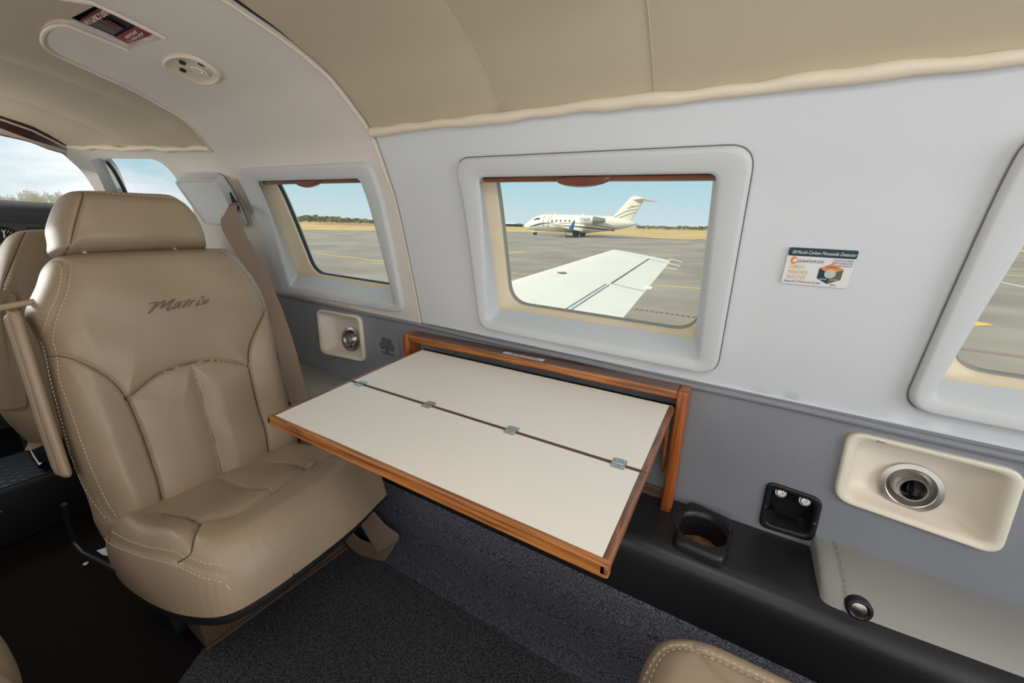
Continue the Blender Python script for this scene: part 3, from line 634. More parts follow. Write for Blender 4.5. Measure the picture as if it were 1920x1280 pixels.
for pts, w in strokes:
    uv = smooth_line([BP.uv(*PX(*p), BT + .010) for p in pts], 4); n_ = len(uv)
    mb.tube([bsurf(u, v, .0002) for u, v in uv], [.0009 * w * (.75 + .5 * math.sin(math.pi * k / (n_ - 1))) for k in range(n_)], 7)
mb.build('embroidered_lettering', M['embroidery'], bo)['label'] = 'brown stitched script lettering'
# headrest
HP = Plane((-1.198, 0, -.075), (-.20, 0, .98), (1, 0, 0)); HT = .10; HP.O = HP.O - HP.N * HT
hol = [HP.uv(*p, .045) for p in [(97, 450), (93, 428), (97, 408), (104, 388), (112, 372), (122, 361), (142, 356), (200, 357), (262, 361), (308, 364)]] + [HP.uv(*p, .07) for p in [(338, 370), (358, 386), (376, 410), (388, 440), (392, 462), (388, 467), (330, 470), (250, 474), (180, 476), (125, 477), (104, 466)]]
hl = lambda l, h=.09: smooth_line([HP.uv(*p, h) for p in l], 5)
H_s = hl([(158, 358), (150, 385), (144, 407), (136, 440), (129, 475)]); H_t = hl([(158, 359), (200, 362), (260, 368), (330, 374)], .085)
def hr_extra(u, v): return .0035 * np.sin(v * 60 + u * 25) * np.exp(-((u - .26) / .035) ** 2) + .002 * np.sin(u * 40 - v * 30)
ho, hsurf = pillow('headrest', HP, smooth_loop(hol, 3), HT, .042, M['leather'], [(H_s, .0045, .003), (H_t, .002, .0025)], .006, .03, hr_extra, 220, 140, seat)
seam_shade_lines([H_s], hsurf, ho, .0008)
stitches('stitching', [H_t], hsurf, ho, (.003,))
mb = MB()
for dy in (.29, .45): mb = MB(); mb.tube([(-1.232, dy, -.10), (-1.242, dy, -.055), (-1.25, dy, -.03)], .006, 10); mb.build('headrest_post', M['chrome'], seat)
# cushion
CP = Plane((-1.06, 0, -.72), (.98, 0, .2), (0, 0, 1)); CT = .105
cb = lambda p, h=.012: CP.uv(*p, h)
col = [cb(p) for p in [(200, 1018), (204, 1048), (222, 1078), (255, 1106), (300, 1130), (345, 1143), (400, 1146), (450, 1130), (520, 1088), (600, 1030), (660, 982), (705, 938), (722, 912)]] 
uR = cb((722, 905))[0]
col += [(uR + .006, .22), (uR + .002, .12), (uR - .01, .02), (uR - .04, -.03), (.34, -.04), (.20, -.03), (.165, .0)]
cs_ = lambda l, h=CT: smooth_line([CP.uv(*p, h) for p in l], 6)
C_a = cs_([(300, 952), (320, 955), (345, 963), (380, 987)], .11); C_f = cs_([(380, 988), (412, 984), (447, 975), (482, 957), (512, 936), (545, 910), (581, 881)], .10)
C_r = cs_([(508, 859), (544, 863), (581, 880), (600, 862), (638, 853)], .11); C_c = cs_([(420, 897), (450, 903), (479, 914), (512, 934)], .10)
def edge_in(l, ds_):                              # points of the lower rim moved inward by a given distance
    out = []
    for p, d_ in zip(l, ds_):
        q = Vector(cb(p)); c_ = Vector((.36, .18)); out.append(tuple(q + (c_ - q).normalized() * d_))
    return out
C_b = smooth_line(edge_in([(200, 1018), (204, 1048), (222, 1078), (255, 1106), (300, 1130), (345, 1143), (400, 1146), (450, 1130)], [.010, .013, .016, .018, .019, .019, .014, .004]), 6)
C_k = smooth_line([CP.uv(381, 989, .105), CP.uv(366, 1020, .105), CP.uv(358, 1045, .095)] + edge_in([(345, 1143)], [.019]), 6)
def cu_extra(u, v):
    w = .012 * np.exp(-((v - .30) / .085) ** 2) - .016 * np.exp(-((v - .12) / .09) ** 2) * np.exp(-((u - .37) / .13) ** 2) + .006 * np.exp(-((u - .19) / .05) ** 2)
    return w + .0016 * np.sin(u * 37 + v * 21)
co, csurf = pillow('seat_cushion', CP, smooth_loop(col, 3), CT, .060, M['leather'], [(C_a, .006, .0035), (C_f, .006, .010), (C_r, .006, .004), (C_c, .0025, .0026), (C_k, .0055, .0034), (C_b, .0035, .003)], .010, .04, cu_extra, 300, 280, seat, back=.004)
seam_shade_lines([C_a, C_r, C_k], csurf, co)
stitches('stitching', [C_b], csurf, co, (-.0045, .0045)); stitches('stitching', [C_c], csurf, co, (-.0035, .0035))
# black pan under the cushion, tan carpeted base, step moulding
cm = (sum(p[0] for p in col) / len(col), sum(p[1] for p in col) / len(col))
sc = lambda k: [(cm[0] + (p[0] - cm[0]) * k, cm[1] + (p[1] - cm[1]) * k) for p in smooth_loop(col, 3)]
tk = lambda u: .008 + .018 * min(1, max(0, (.60 - u) / .42))
mb = MB(); mb.loft([[CP.at(u, v, .004) for u, v in sc(.985)], [CP.at(u, v, -.3 * tk(u)) for u, v in sc(.996)], [CP.at(u, v, -.75 * tk(u)) for u, v in sc(.985)], [CP.at(u, v, -tk(u)) for u, v in sc(.93)]], True, True)
mb.build('seat_pan', M['black_base'], seat)
mb = MB(); b0 = [(-.93, .245, -.944), (-.912, .612, -.944), (-1.30, .60, -.944), (-1.30, .25, -.944)]; b1 = [(-.905, .235, -.705), (-.885, .612, -.705), (-1.15, .60, -.76), (-1.15, .25, -.76)]
mb.hexa(b0, b1); mb.build('seat_base', M['carpettan'], seat, bevel=.006, seg=2)
mb = MB(); A = Vector(b0[0]); B = Vector(b0[1]); Cc = Vector(b1[0]); Dd = Vector(b1[1])
bp = lambda f, g, o=.004: (A + (B - A) * f) * (1 - g) + (Cc + (Dd - Cc) * f) * g + Vector((o, 0, 0))
mb.hexa([bp(.33, .36, 0), bp(.78, .36, 0), bp(.80, .46, 0), bp(.35, .46, 0)], [bp(.33, .36), bp(.78, .36), bp(.80, .46), bp(.35, .46)])
mb.build('base_handle_plate', M['beige_plastic'], seat, bevel=.002)
mb = MB(); mb.tube([bp(0, .0, .003), bp(.5, 0, .003), bp(1, 0, .003)], .004, 6); mb.tube([bp(.13, .0, .004), bp(.13, 1, .004)], .003, 6); mb.build('base_edging', M['carpettan'], seat)
# recline frame and trim at the near lower side
mb = MB(); mb.hexa([(-1.20, .215, -.93), (-1.00, .215, -.93), (-1.00, .245, -.93), (-1.20, .245, -.93)], [(-1.18, .215, -.73), (-1.06, .215, -.73), (-1.06, .245, -.73), (-1.18, .245, -.73)])
mb.build('seat_frame', M['black_base'], seat, bevel=.01)
mb = MB(); mb.tube([onY(*p, .165) for p in [(120, 945), (130, 985), (140, 1015), (158, 1038), (188, 1052), (225, 1072)]], [.006, .006, .007, .007, .006, .004], 10); mb.build('recline_cable', M['black'], seat)
# armrest folded up against the left side of the backrest
AP = Plane((-1.19, 0, -.36), (-.27, 0, .963), (1, 0, 0)); arm = thing('armrest', (-1.2, .16, -.4)); arm.parent = seat; arm.location = Vector(arm.location) - wloc(seat)
ao = [AP.uv(*p, .0) for p in [(13, 590), (17, 584), (30, 583), (40, 586), (52, 620), (76, 700), (104, 790), (132, 875), (134, 888), (128, 895), (114, 893), (106, 878), (76, 790), (42, 680)]]
pillow('arm_pad', AP, smooth_loop(ao, 2), .018, .010, M['leather'], [], 0, .02, None, 30, 100, arm, back=.012)
mb = MB(); am = [AP.at(u, v, -.012) for u, v in ao]; mb.loft([am, [p - AP.N * .045 for p in am]], True, True); mb.build('arm_shell', M['beige_plastic'], arm, bevel=.004)
mb = MB(); mb.tube([(-1.24, .15, -.175), (-1.25, .20, -.170), (-1.25, .25, -.170)], .006, 8); mb.build('arm_pivot', M['beige_plastic'], arm)

# --- webbing helpers
def ribbon(mb, pts, wid, w=.046, t=.0016, n=6):
    P = smooth_line(pts, n); Wd = smooth_line([tuple(Vector(q).normalized()) for q in wid], n); rows = []
    for i, (p, d) in enumerate(zip(P, Wd)):
        p = Vector(p); d = Vector(d).normalized(); tg = (Vector(P[min(i + 1, len(P) - 1)]) - Vector(P[max(i - 1, 0)])).normalized(); nn = tg.cross(d).normalized() * t
        d = nn.cross(tg).normalized(); ww = w(i / (len(P) - 1)) if callable(w) else w
        rows.append([p - d * ww / 2 - nn * .5, p - d * ww * .17 - nn * .35, p + d * ww * .17 - nn * .35, p + d * ww / 2 - nn * .5, p + d * ww / 2 + nn * .5, p + d * ww * .17 + nn * .7, p - d * ww * .17 + nn * .7, p - d * ww / 2 + nn * .5])
    return mb.loft(rows, True, True)
sb = thing('seat_belt', (-1.0, .64, -.6), 'tan shoulder belt strap running down from the white shroud past the seat', 'seat belt')
mb = MB(); pts = [onY(440, 378, .748), onY(433, 398, .704), onY(437, 430, .694), onY(470, 490, .698), onY(508, 572, .700), onY(535, 650, .685), onY(560, 745, .665), onY(592, 850, .645), Vector((-.93, .635, -.66))]
wd = [(.5, .5, .3), (.6, .5, .3), (.6, .6, .25), (.62, .6, .32), (.62, .6, .25), (.62, .6, .18), (.62, .6, .16), (.7, .5, .1), (.8, .4, .1)]
ribbon(mb, pts, wd, lambda f: .022 + .032 * min(1, f * 5) + .008 * math.exp(-((f - .22) / .05) ** 2)); mb.build('strap', M['belt'], sb)
mb = MB(); mb.box(-.96, -.90, .628, .642, -.70, -.655); mb.build('anchor_bracket', M['darkmetal'], sb, bevel=.003)
# buckle end webbing slumped on the carpet at the foot of the seat
bb = thing('seat_belt', (-.80, .60, -.93), 'loose tan belt webbing slumped on the carpet at the seat foot', 'seat belt')
k = lambda px, py, z: onZ(px, py, z)
def edge_ribbon(name, E_, par):                  # webbing given by its two edges
    A_ = smooth_line([tuple(k(a[0], a[1], za)) for a, b, za, zb in E_], 6); B_ = smooth_line([tuple(k(b[0], b[1], zb)) for a, b, za, zb in E_], 6); rows = []
    for i_ in range(len(A_)):
        a, b = Vector(A_[i_]), Vector(B_[i_]); c = Vector(A_[min(i_ + 1, len(A_) - 1)]) - Vector(A_[max(i_ - 1, 0)]); nn = c.cross(b - a).normalized() * .0009
        f_ = [0, .05, .12, .4, .6, .88, .95, 1]; rows.append([a + (b - a) * q + nn * (1.6 if .06 < q < .94 else 1) for q in f_] + [a + (b - a) * q - nn for q in reversed(f_)])
    mb = MB(); mb.loft(rows, True, True); return mb.build(name, M['belt'], par)
k = lambda px, py, y_: onY(px, py, y_)
edge_ribbon('strap', [((666, 940), (682, 928), .60, .60), ((669, 960), (692, 948), .60, .61), ((676, 980), (706, 965), .60, .615), ((688, 1003), (722, 983), .60, .62), ((700, 1022), (740, 996), .605, .625), ((707, 1034), (748, 1003), .61, .63), ((704, 1040), (746, 1014), .615, .632), ((696, 1040), (736, 1020), .618, .633)], bb)
edge_ribbon('strap', [((730, 1040), (746, 1012), .634, .632), ((715, 1052), (730, 1022), .632, .622), ((692, 1046), (704, 1020), .620, .612), ((666, 1034), (678, 1012), .606, .602), ((648, 1014), (662, 999), .594, .594), ((641, 990), (655, 984), .588, .59), ((648, 966), (662, 963), .59, .59), ((660, 945), (672, 941), .60, .60)], bb)
# shroud of the belt reel with its square cover plate
bs_ = thing('belt_shroud', S(-1.62, s_z(.05)), 'white moulded belt shroud with square cover plate beside the headrest', 'belt shroud')
rear = [(338, 336), (341, 328), (347, 325), (380, 324), (409, 325), (420, 331), (434, 352), (452, 388), (464, 414), (464, 424), (445, 423), (425, 421), (396, 420), (360, 372)]
fr = [(329, 344), (329, 340), (336, 338), (370, 337), (400, 337), (404, 341), (416, 360), (427, 380), (429, 386), (427, 420), (423, 423), (405, 422), (384, 420), (350, 374)]
FY = Plane((-1.66, .72, .05), (0, -.30, .95), (0, -1, 0), U=(1, 0, 0))
rr_ = [S(*hit(*p, -.001), -.001) for p in rear]
def fpt(p, h): u, v = FY.uv(*p, h); return FY.at(u, v, h)
mb = MB(); f1 = [fpt(p, -.006) for p in fr]; mid = [(a * .3 + b * .7) for a, b in zip(rr_, f1)]
mb.loft([rr_, [(a * .8 + b * .2) for a, b in zip(rr_, f1)], mid, f1], False, True); mb.build('shroud', M['wall'], bs_, angle=50)
mb = MB(); cf = Vector((sum(p[0] for p in fr) / 14, sum(p[1] for p in fr) / 14)); fi = [tuple(cf + (Vector(p) - cf) * .94) for p in fr]; fj = [tuple(cf + (Vector(p) - cf) * .90) for p in fr]
mb.loft([[fpt(p, -.004) for p in fr], [fpt(p, .002) for p in fr], [fpt(p, .003) for p in fi], [fpt(p, .0005) for p in fj]], True, True); mb.build('cover_plate', M['frame'], bs_, angle=30)
mb = MB(); sl = [(427, 362), (433, 360), (444, 378), (453, 396), (450, 400), (437, 386)]
def mixp(p, k): return onY(p[0], p[1], .742 + k)
mb.loft([[mixp(p, .0) for p in sl], [mixp(p, .012) for p in sl]], True, True); mb.build('belt_slot', M['rubber'], bs_)

# --- copilot seat beyond, seen from behind
cs = thing('cabin_armchair', (-1.8, .42, -.95), 'tan copilot seat back cut by the left edge, below the round gauge', 'seat')
QP = Plane((-1.72, 0, -.62), (-.16, 0, .985), (1, 0, 0)); QT = .09; QP.O = QP.O - QP.N * QT
qo = [QP.uv(*p, .05) for p in [(84, 840), (60, 832), (30, 805), (8, 780), (-8, 740), (-14, 660), (-12, 580), (-8, 520), (-2, 478), (10, 452), (24, 437), (48, 429), (100, 427)]]
q1 = qo[-1]; qo += [(q1[0] + .12, q1[1] + .004), (q1[0] + .22, q1[1] - .005), (q1[0] + .27, q1[1] - .05), (q1[0] + .29, q1[1] - .16), (q1[0] + .30, .25), (q1[0] + .28, .02), (q1[0] + .2, -.02)]
Q_s = smooth_line([QP.uv(*p, QT) for p in [(52, 432), (40, 452), (24, 490), (8, 535), (-6, 580)]], 5)
Q_p = smooth_line([QP.uv(*p, QT) for p in [(-20, 537), (0, 538), (22, 541), (33, 552), (40, 600), (48, 700), (54, 765), (30, 772), (-10, 776)]], 5)
qb, qsurf = pillow('backrest', QP, smooth_loop(qo, 3), QT, .05, M['leatherdark'], [(Q_s, .004, .004), (Q_p, .005, .004)], .006, .03, lambda u, v: .003 * np.sin(u * 30 + v * 22), 130, 170, cs)
seam_shade_lines([Q_s], qsurf, qb)
stitches('stitching', [Q_s], qsurf, qb, (.004,), .011)
mb = MB(); pk = [QP.uv(*p, QT) for p in [(-20, 541), (0, 541), (20, 544), (30, 554), (38, 600), (46, 700), (51, 760), (30, 767), (-10, 771)]]
mb.loft([[qsurf(u, v, -.002) for u, v in pk], [qsurf(u, v, .010) for u, v in pk]], True, True); mb.build('map_pocket', M['leatherdark'], cs, bevel=.004)
mb = MB(); mb.box(-2.00, -1.80, .20, .58, -.764, -.69); mb.build('seat_base', M['black_base'], cs, bevel=.01)
mb = MB(); mb.tube([(-1.93, .21, -.70), (-1.85, .205, -.735), (-1.80, .205, -.752)], .011, 8); mb.build('seat_frame', M['darkmetal'], cs)

# --- other seats of which only a corner shows
fg = thing('cabin_armchair', (.15, .30, -.95), 'beige seat cushion corner at the bottom edge, below the black ledge', 'seat')
GP = Plane((0, 0, -.63), (1, 0, 0), (0, 0, 1)); GT = .085
go = [GP.uv(*p, .045) for p in [(1192, 1275), (1203, 1240), (1222, 1212), (1252, 1203), (1292, 1205), (1340, 1222), (1400, 1250), (1462, 1280)]]
go = [(.06, -.02), (.20, -.052), (.34, -.050)] + go + [(go[-1][1] and go[-1][0] + .002, .30), (go[-1][0] - .01, .40), (.40, .43), (.15, .43), (.06, .38)]
go = [p for p in go]
G_s = smooth_line([GP.uv(*p, GT) for p in [(1205, 1290), (1220, 1245), (1240, 1218), (1262, 1210), (1300, 1214), (1350, 1235), (1420, 1268), (1470, 1290)]], 5)
G_d = smooth_line([GP.uv(*p, GT) for p in [(1300, 1206), (1320, 1228), (1345, 1255), (1372, 1290)]], 5)
gb, gsurf = pillow('seat_cushion', GP, smooth_loop(go, 3), GT, .05, M['leather'], [(G_s, .003, .004), (G_d, .004, .004)], .006, .03, None, 150, 150, fg, back=.003)
stitches('stitching', [G_s], gsurf, gb, (.004, -.004))
mb = MB(); mb.box(.0, .42, .08, .46, -.94, -.635); mb.build('seat_base', M['carpettan'], fg, bevel=.01)
pg = thing('cabin_armchair', (-.85, -.18, -.95), 'beige leather seat corner in the bottom left corner of the photo', 'seat')
PP = Plane((0, 0, -.58), (1, 0, 0), (0, 0, 1))
po_ = [PP.uv(*p, .04) for p in [(-8, 1168), (8, 1190), (20, 1220), (27, 1260), (28, 1300)]]
x0_ = po_[0]; po_ = [(-.36, -1.05), (-.10, -1.06), (x0_[0] - .03, -1.02), (x0_[0] - .004, x0_[1] - .08)] + po_ + [(-.06, -.60), (-.20, -.585), (-.34, -.60), (-.39, -.70)]
pb, psurf = pillow('seat_cushion', PP, smooth_loop(po_, 3), .085, .05, M['leather'], [], .006, .03, None, 90, 90, pg, back=.003)
mb = MB(); mb.box(-1.0, -.68, -.36, -.06, -.94, -.585); mb.build('seat_base', M['carpettan'], pg, bevel=.01)
# ------------------------------------------------------------------ fold-out table in its oak wall box
tb = thing('folding_table', (-.42, .60, -.66), 'cream laminate table with oak edges folded out of its wall box', 'table')
X0, X1 = -.829, -.058; YF = .798; YW = .852; ZT = -.302; ZB = -.655
def obox(name, x0, x1, y0, y1, z0, z1, mt, par, bev=.004, seg=3):
    mb = MB(); mb.box(x0, x1, y0, y1, z0, z1); return mb.build(name, mt, par, bevel=bev, seg=seg)
obox('top_rail', X0 + .022, X1 - .022, YF, YW, ZT - .018, ZT, [M['woodx']], tb, .004)
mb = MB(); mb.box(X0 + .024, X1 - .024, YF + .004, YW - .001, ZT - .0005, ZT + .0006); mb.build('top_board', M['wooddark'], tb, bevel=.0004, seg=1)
for xa, xb in ((X0, X0 + .0225), (X1 - .0225, X1)):
    obox('side_post', xa, xb, YF, YW, ZB, ZT + .001, M['woodz'], tb, .006)
obox('bottom_rail', X0 + .022, X1 - .022, YF + .004, YW, ZB, ZB + .018, M['woodx'], tb, .003)
mb = MB(); mb.box(X0 + .024, X1 - .024, .8465, .8485, ZB + .015, ZT - .015); mb.build('box_back', M['grey'], tb, bevel=.0005, seg=1)
mb = MB(); mb.box(X0 + .024, X1 - .024, .838, .846, ZB + .018, ZB + .10); mb.build('stop_rail', M['wooddark'], tb, bevel=.003)
# stay arm
mb = MB(); mb.hexa([(X1 - .034, .815, -.50), (X1 - .027, .815, -.50), (X1 - .027, .826, -.50), (X1 - .034, .826, -.50)], [(X1 - .034, .770, -.352), (X1 - .027, .770, -.352), (X1 - .027, .786, -.350), (X1 - .034, .786, -.350)]); mb.build('stay_arm', M['woodz'], tb, bevel=.002)
mb = MB(); mb.hexa([(X0 + .030, .815, -.50), (X0 + .037, .815, -.50), (X0 + .037, .826, -.50), (X0 + .030, .826, -.50)], [(X0 + .030, .770, -.352), (X0 + .037, .770, -.352), (X0 + .037, .786, -.350), (X0 + .030, .786, -.350)]); mb.build('stay_arm', M['woodz'], tb, bevel=.002)
KT = .07; TZ = lambda y: -.3325 + KT * (y - .79)
xl, xr = -.755, -.080; y_r, y_h, y_f = .790, .5565, .3665; TH = .0125; ew = .0105
def slab(name, xa, xb, ya, yb, dz0, dz1, mt, par, bev=.0015, seg=2):
    mb = MB(); c = [(xa, ya), (xb, ya), (xb, yb), (xa, yb)]
    mb.hexa([(x, y, TZ(y) + dz0) for x, y in c], [(x, y, TZ(y) + dz1) for x, y in c]); return mb.build(name, mt, par, bevel=bev, seg=seg)
for ya, yb, nm in ((y_h + .0008, y_r, 'rear_leaf'), (y_f, y_h - .0008, 'front_leaf')):
    lf = thing(nm, (-.42, (ya + yb) / 2, TZ((ya + yb) / 2))); lf.parent = tb; lf.location = Vector(lf.location) - wloc(tb)
    fy = ya + (ew if nm == 'front_leaf' else .0035); ry = yb - (.0 if nm == 'rear_leaf' else .0035)
    slab('laminate_top', xl + ew, xr - ew, fy, ry, -TH, 0, M['laminate'], lf, .0004, 1)
    slab('side_edging', xl, xl + ew - .0003, ya, yb, -TH, .0003, M['woody'], lf); slab('side_edging', xr - ew + .0003, xr, ya, yb, -TH, .0003, M['woody'], lf)
    if nm == 'front_leaf':
        mb = MB(); c = rpoly([(xl - .0005, ya), (xr + .0005, ya), (xr + .0005, ya + ew), (xl - .0005, ya + ew)], [.006, .006, .0003, .0003], 5)
        mb.loft([[(x, y, TZ(y) - TH - .003) for x, y in c], [(x, y, TZ(y) - .0008) for x, y in c], [(x, y, TZ(y) + .0004) for x, y in c]], True, True); mb.build('front_edging', M['woodx'], lf, angle=50)
        slab('joint_edging', xl + ew, xr - ew, yb - .0028, yb, -TH, -.0002, M['jointwood'], lf, .0003, 1)
    else: slab('joint_edging', xl + ew, xr - ew, ya, ya + .0028, -TH, -.0002, M['jointwood'], lf, .0003, 1)
for q in ((677, 720), (804, 760), (959, 808), (1160, 871)):
    d = ray(*q); xh = d[0] * (.5565 / d[1]); hz = TZ(y_h)
    hg = thing('hinge', (xh, y_h, hz)); hg.parent = tb; hg.location = Vector(hg.location) - wloc(tb)
    for sg in (-1, 1):
        mb = MB(); c = rpoly([(xh - .011, y_h + sg * .001), (xh + .011, y_h + sg * .001), (xh + .011, y_h + sg * .0125), (xh - .011, y_h + sg * .0125)], .003, 4)
        if sg < 0: c = c[::-1]
        mb.loft([[(x, y, TZ(y)) for x, y in c], [(x, y, TZ(y) + .0014) for x, y in c]], True, True); mb.build('hinge_plate', M['steel'], hg, smooth=False)
    mb = MB(); mb.tube([(xh - .010, y_h, hz + .0012), (xh + .010, y_h, hz + .0012)], .0022, 10)
    for dx in (-.006, .006):
        for dy in (-.007, .007): mb.lathe([(.0001, .0024), (.0014, .0022), (.0018, .0014)], (xh + dx, y_h + dy, TZ(y_h + dy)), (0, 0, 1), 10)
    mb.build('hinge_pin', M['steel'], hg)
mb = MB(); mb.box(xl + .01, xr - .004, .7895, .7925, -.3345, -.3315); mb.build('metal_strip', M['steel'], tb, bevel=.0005, seg=1)
mb = MB(); mb.box(xl + .004, xr + .0, .7925, .806, -.342, -.334)
for x in (-.70, -.55, -.39, -.25, -.10): mb.lathe([(.0001, .0025), (.002, .0022), (.0026, 0)], (x, .7965, -.3335), (0, -.2, 1), 10)
mb.build('piano_hinge', M['darkmetal'], tb, bevel=0)
a = onZ(942, 661, ZT); b = onZ(1022, 677, ZT); 
lb = MB(); w_ = b.x - a.x; yc = .8175
xa_, xb_ = onY(942, 661, .815).x, onY(1020, 677, .815).x
sg = thing('stowage_placard', ((xa_ + xb_) / 2, .818, ZT), 'small white placard about stowing the table, stuck on its box top', 'placard')
xa_, xb_ = onZ(947, 660, ZT).x, onZ(1020, 676, ZT).x
lb.box(xa_, xb_, .8085, .8235, ZT + .0007, ZT + .0012); lb.build('plate', M['paper'], sg, smooth=False)
text('lettering', 'TABLE MUST BE STOWED\nDURING TAKE-OFF & LANDING', ((xa_ + xb_) / 2, .8172, ZT + .0013), (1, 0, 0), (0, 1, 0), .0066, M['ink'], sg, width=(xb_ - xa_) * .82, bold=.01)
# grey placard forward of the box
gp = thing('instruction_placard', (-.945, .85, -.37), 'translucent grey placard with black writing left of the table box', 'placard')
q4 = [onY(*p, .8495) for p in [(703, 630), (747, 634), (751, 668), (705, 661)]]
mb = MB(); mb.hexa([(p.x, .8500, p.z) for p in q4], [(p.x, .8488, p.z) for p in q4]); mb.build('plate', M['greylabel'], gp, smooth=False)
c0 = sum(q4, Vector()) / 4
text('lettering', 'EMERGENCY OXYGEN\nIN DRAWER UNDER SEAT\nPULL MASK OUT OF DRAWER, PULL\nON TO FACE AND BREATHE NORMALLY\nREQUIRED EXTENSION  -  DURING\nUSE ONLY\nDO NOT SMOKE WHILE IN USE', (c0.x, .8486, c0.z + .019), (1, 0, -.05), (0, 0, 1), .0078, M['ink'], gp, bold=.03, width=.072)

# ------------------------------------------------------------------ air outlets
def outlet(name, q, c, label):
    t = thing(name, (c[0], .85, c[1]), label, 'air vent', None); mb = MB()
    P = lambda k, off, r, e=0: [Vector((x, .85 + off, z)) for x, z in dens_loop(rpoly([(c_[0] + (p[0] - c_[0]) * k, c_[1] + (p[1] - c_[1]) * k) for p in q], r, 8), 3)]
    c_ = (sum(p[0] for p in q) / 4, sum(p[1] for p in q) / 4)
    mb.loft([P(1.0, .001, .026), P(1.0, -.004, .026), P(.985, -.0075, .026), P(.955, -.008, .025), P(.87, -.006, .022), P(.84, .002, .020), P(.80, .018, .018), P(.72, .034, .018), P(.60, .040, .016), P(.45, .042, .012), P(.2, .042, .006)], False, True)
    mb.build('bezel', M['ventplastic'], t, weld=True, angle=60)
    ax = Vector((-.06 if c[0] > 0 else .10, -1, .16)).normalized(); o = Vector((c[0], .8835, c[1]))
    no = thing('nozzle', o); no.parent = t; no.location = Vector(no.location) - wloc(t)
    mb = MB(); mb.lathe([(.038, -.004), (.0425, .001), (.0432, .003), (.0425, .0045), (.034, .0062), (.0325, .0055), (.0315, .0035), (.0285, .000), (.0255, -.004)], o, ax, 56); mb.build('flange', M['steel'], no, angle=30)
    ax2 = Vector((-.30, -1, .05)).normalized() if c[0] < 0 else Vector((.12, -1, .10)).normalized()
    mb = MB(); R_ = .0275; mb.lathe([(R_ * math.cos(a), R_ * math.sin(a) - .014) for a in np.linspace(-.2, .78, 14)] + [(.0205, .006), (.0215, .0105), (.0205, .0120), (.0182, .0118), (.0175, .009), (.0170, -.008)], o, ax2, 48); mb.build('swivel_ball', M['steel'], no, angle=30)
    mb = MB(); mb.lathe([(.0172, -.004), (.008, -.005), (.0001, -.0055)], o, ax2, 32); mb.build('tube_floor', M['darkmetal'], no)
    mb = MB(); u = ax2.orthogonal().normalized(); mb.lathe([(.0145, -.0009), (.0150, .0), (.0145, .0009), (.0001, .0009)], o + ax2 * .002, (ax2 + Vector((1.4, 0, .3))).normalized(), 32, cap0=True); mb.build('shutter_disc', M['darkmetal'], no)
    return t
def dens_loop(P, n):
    out = []; k = len(P); per = k // 4
    for i in range(k):
        a = P[i]; b = P[(i + 1) % k]; m_ = n if i % per == per - 1 else 1
        out += [(a[0] + (b[0] - a[0]) * j / m_, a[1] + (b[1] - a[1]) * j / m_) for j in range(m_)]
    return out
outlet('air_outlet', V1, (-1.165, -.392), 'small-looking air vent in cream square bezel below the forward window')
v2 = outlet('air_outlet', V2, (.310, -.422), 'large cream air vent with steel nozzle at the right edge')
text('lettering', 'disc', (.243, .8415, -.335), (1, 0, -.04), (0, 0, 1), .005, M['ink'], v2, bold=0, width=.012)
# headset jack recesses
def jack(q, label):
    c_ = (sum(p[0] for p in q) / 4, sum(p[1] for p in q) / 4); t = thing('headset_jack_panel', (c_[0], .85, c_[1]), label, 'jack panel')
    P = lambda k, off, r: [Vector((x, .85 + off, z)) for x, z in dens_loop(rpoly([(c_[0] + (p[0] - c_[0]) * k, c_[1] + (p[1] - c_[1]) * k) for p in q], r, 6), 3)]
    mb = MB(); mb.loft([P(1, .001, .018), P(1, -.0025, .018), P(.97, -.004, .018), P(.80, -.004, .015), P(.77, -.001, .014)])
    # scooped inner box, deepest at the bottom
    w = [(c_[0] + (p[0] - c_[0]) * .77, c_[1] + (p[1] - c_[1]) * .77) for p in q]
    A = [Vector((x, .85 - .001, z)) for x, z in dens_loop(rpoly(w, .014, 6), 3)]; zt = max(p.z for p in A); zb = min(p.z for p in A); zz = lambda z: (zt - z) / (zt - zb)
    sh1 = [Vector((c_[0] + (p.x - c_[0]) * .93, .85 + .008 + .022 * min(1, max(0, (zz(p.z) - .25) * 2.2)), c_[1] + (p.z - c_[1]) * .94)) for p in A]
    sh2 = [Vector((c_[0] + (p.x - c_[0]) * .84, p.y + .005, c_[1] + (p.z - c_[1]) * .84 - .002)) for p in sh1]
    sh3 = [Vector((c_[0] + (p.x - c_[0]) * .5, .873, c_[1] - .012 + (p.z - c_[1]) * .4)) for p in sh1]
    mb.loft([A, sh1, sh2, sh3], False, True); mb.build('recess', M['blackplastic'], t, weld=True, angle=70)
    for dx in (-.021, .018):
        o = Vector((c_[0] + dx, .850, c_[1] + .034 - dx * .08)); ax = Vector((0, -.9, .35)).normalized()
        mb = MB(); mb.lathe([(.0098, -.006), (.0100, .0), (.0092, .0016), (.0078, .0018), (.0076, .005), (.0062, .0062), (.0046, .0062), (.0044, -.004), (.0001, -.004)], o, ax, 24); mb.build('jack_socket', M['steel'], t, angle=30)
    for sx, dz in ((-.0405, -.002), (.0405, -.006)):
        mb = MB(); mb.lathe([(.0001, .0014), (.0018, .0012), (.0022, 0)], (c_[0] + sx, .846, c_[1] + dz), (0, -1, 0), 12); mb.build('screw', M['steel'], t)
jack(JK, 'black headset jack panel with two sockets between cup holder and large vent')
jack(JK1, 'black jack panel mostly hidden behind the open table')
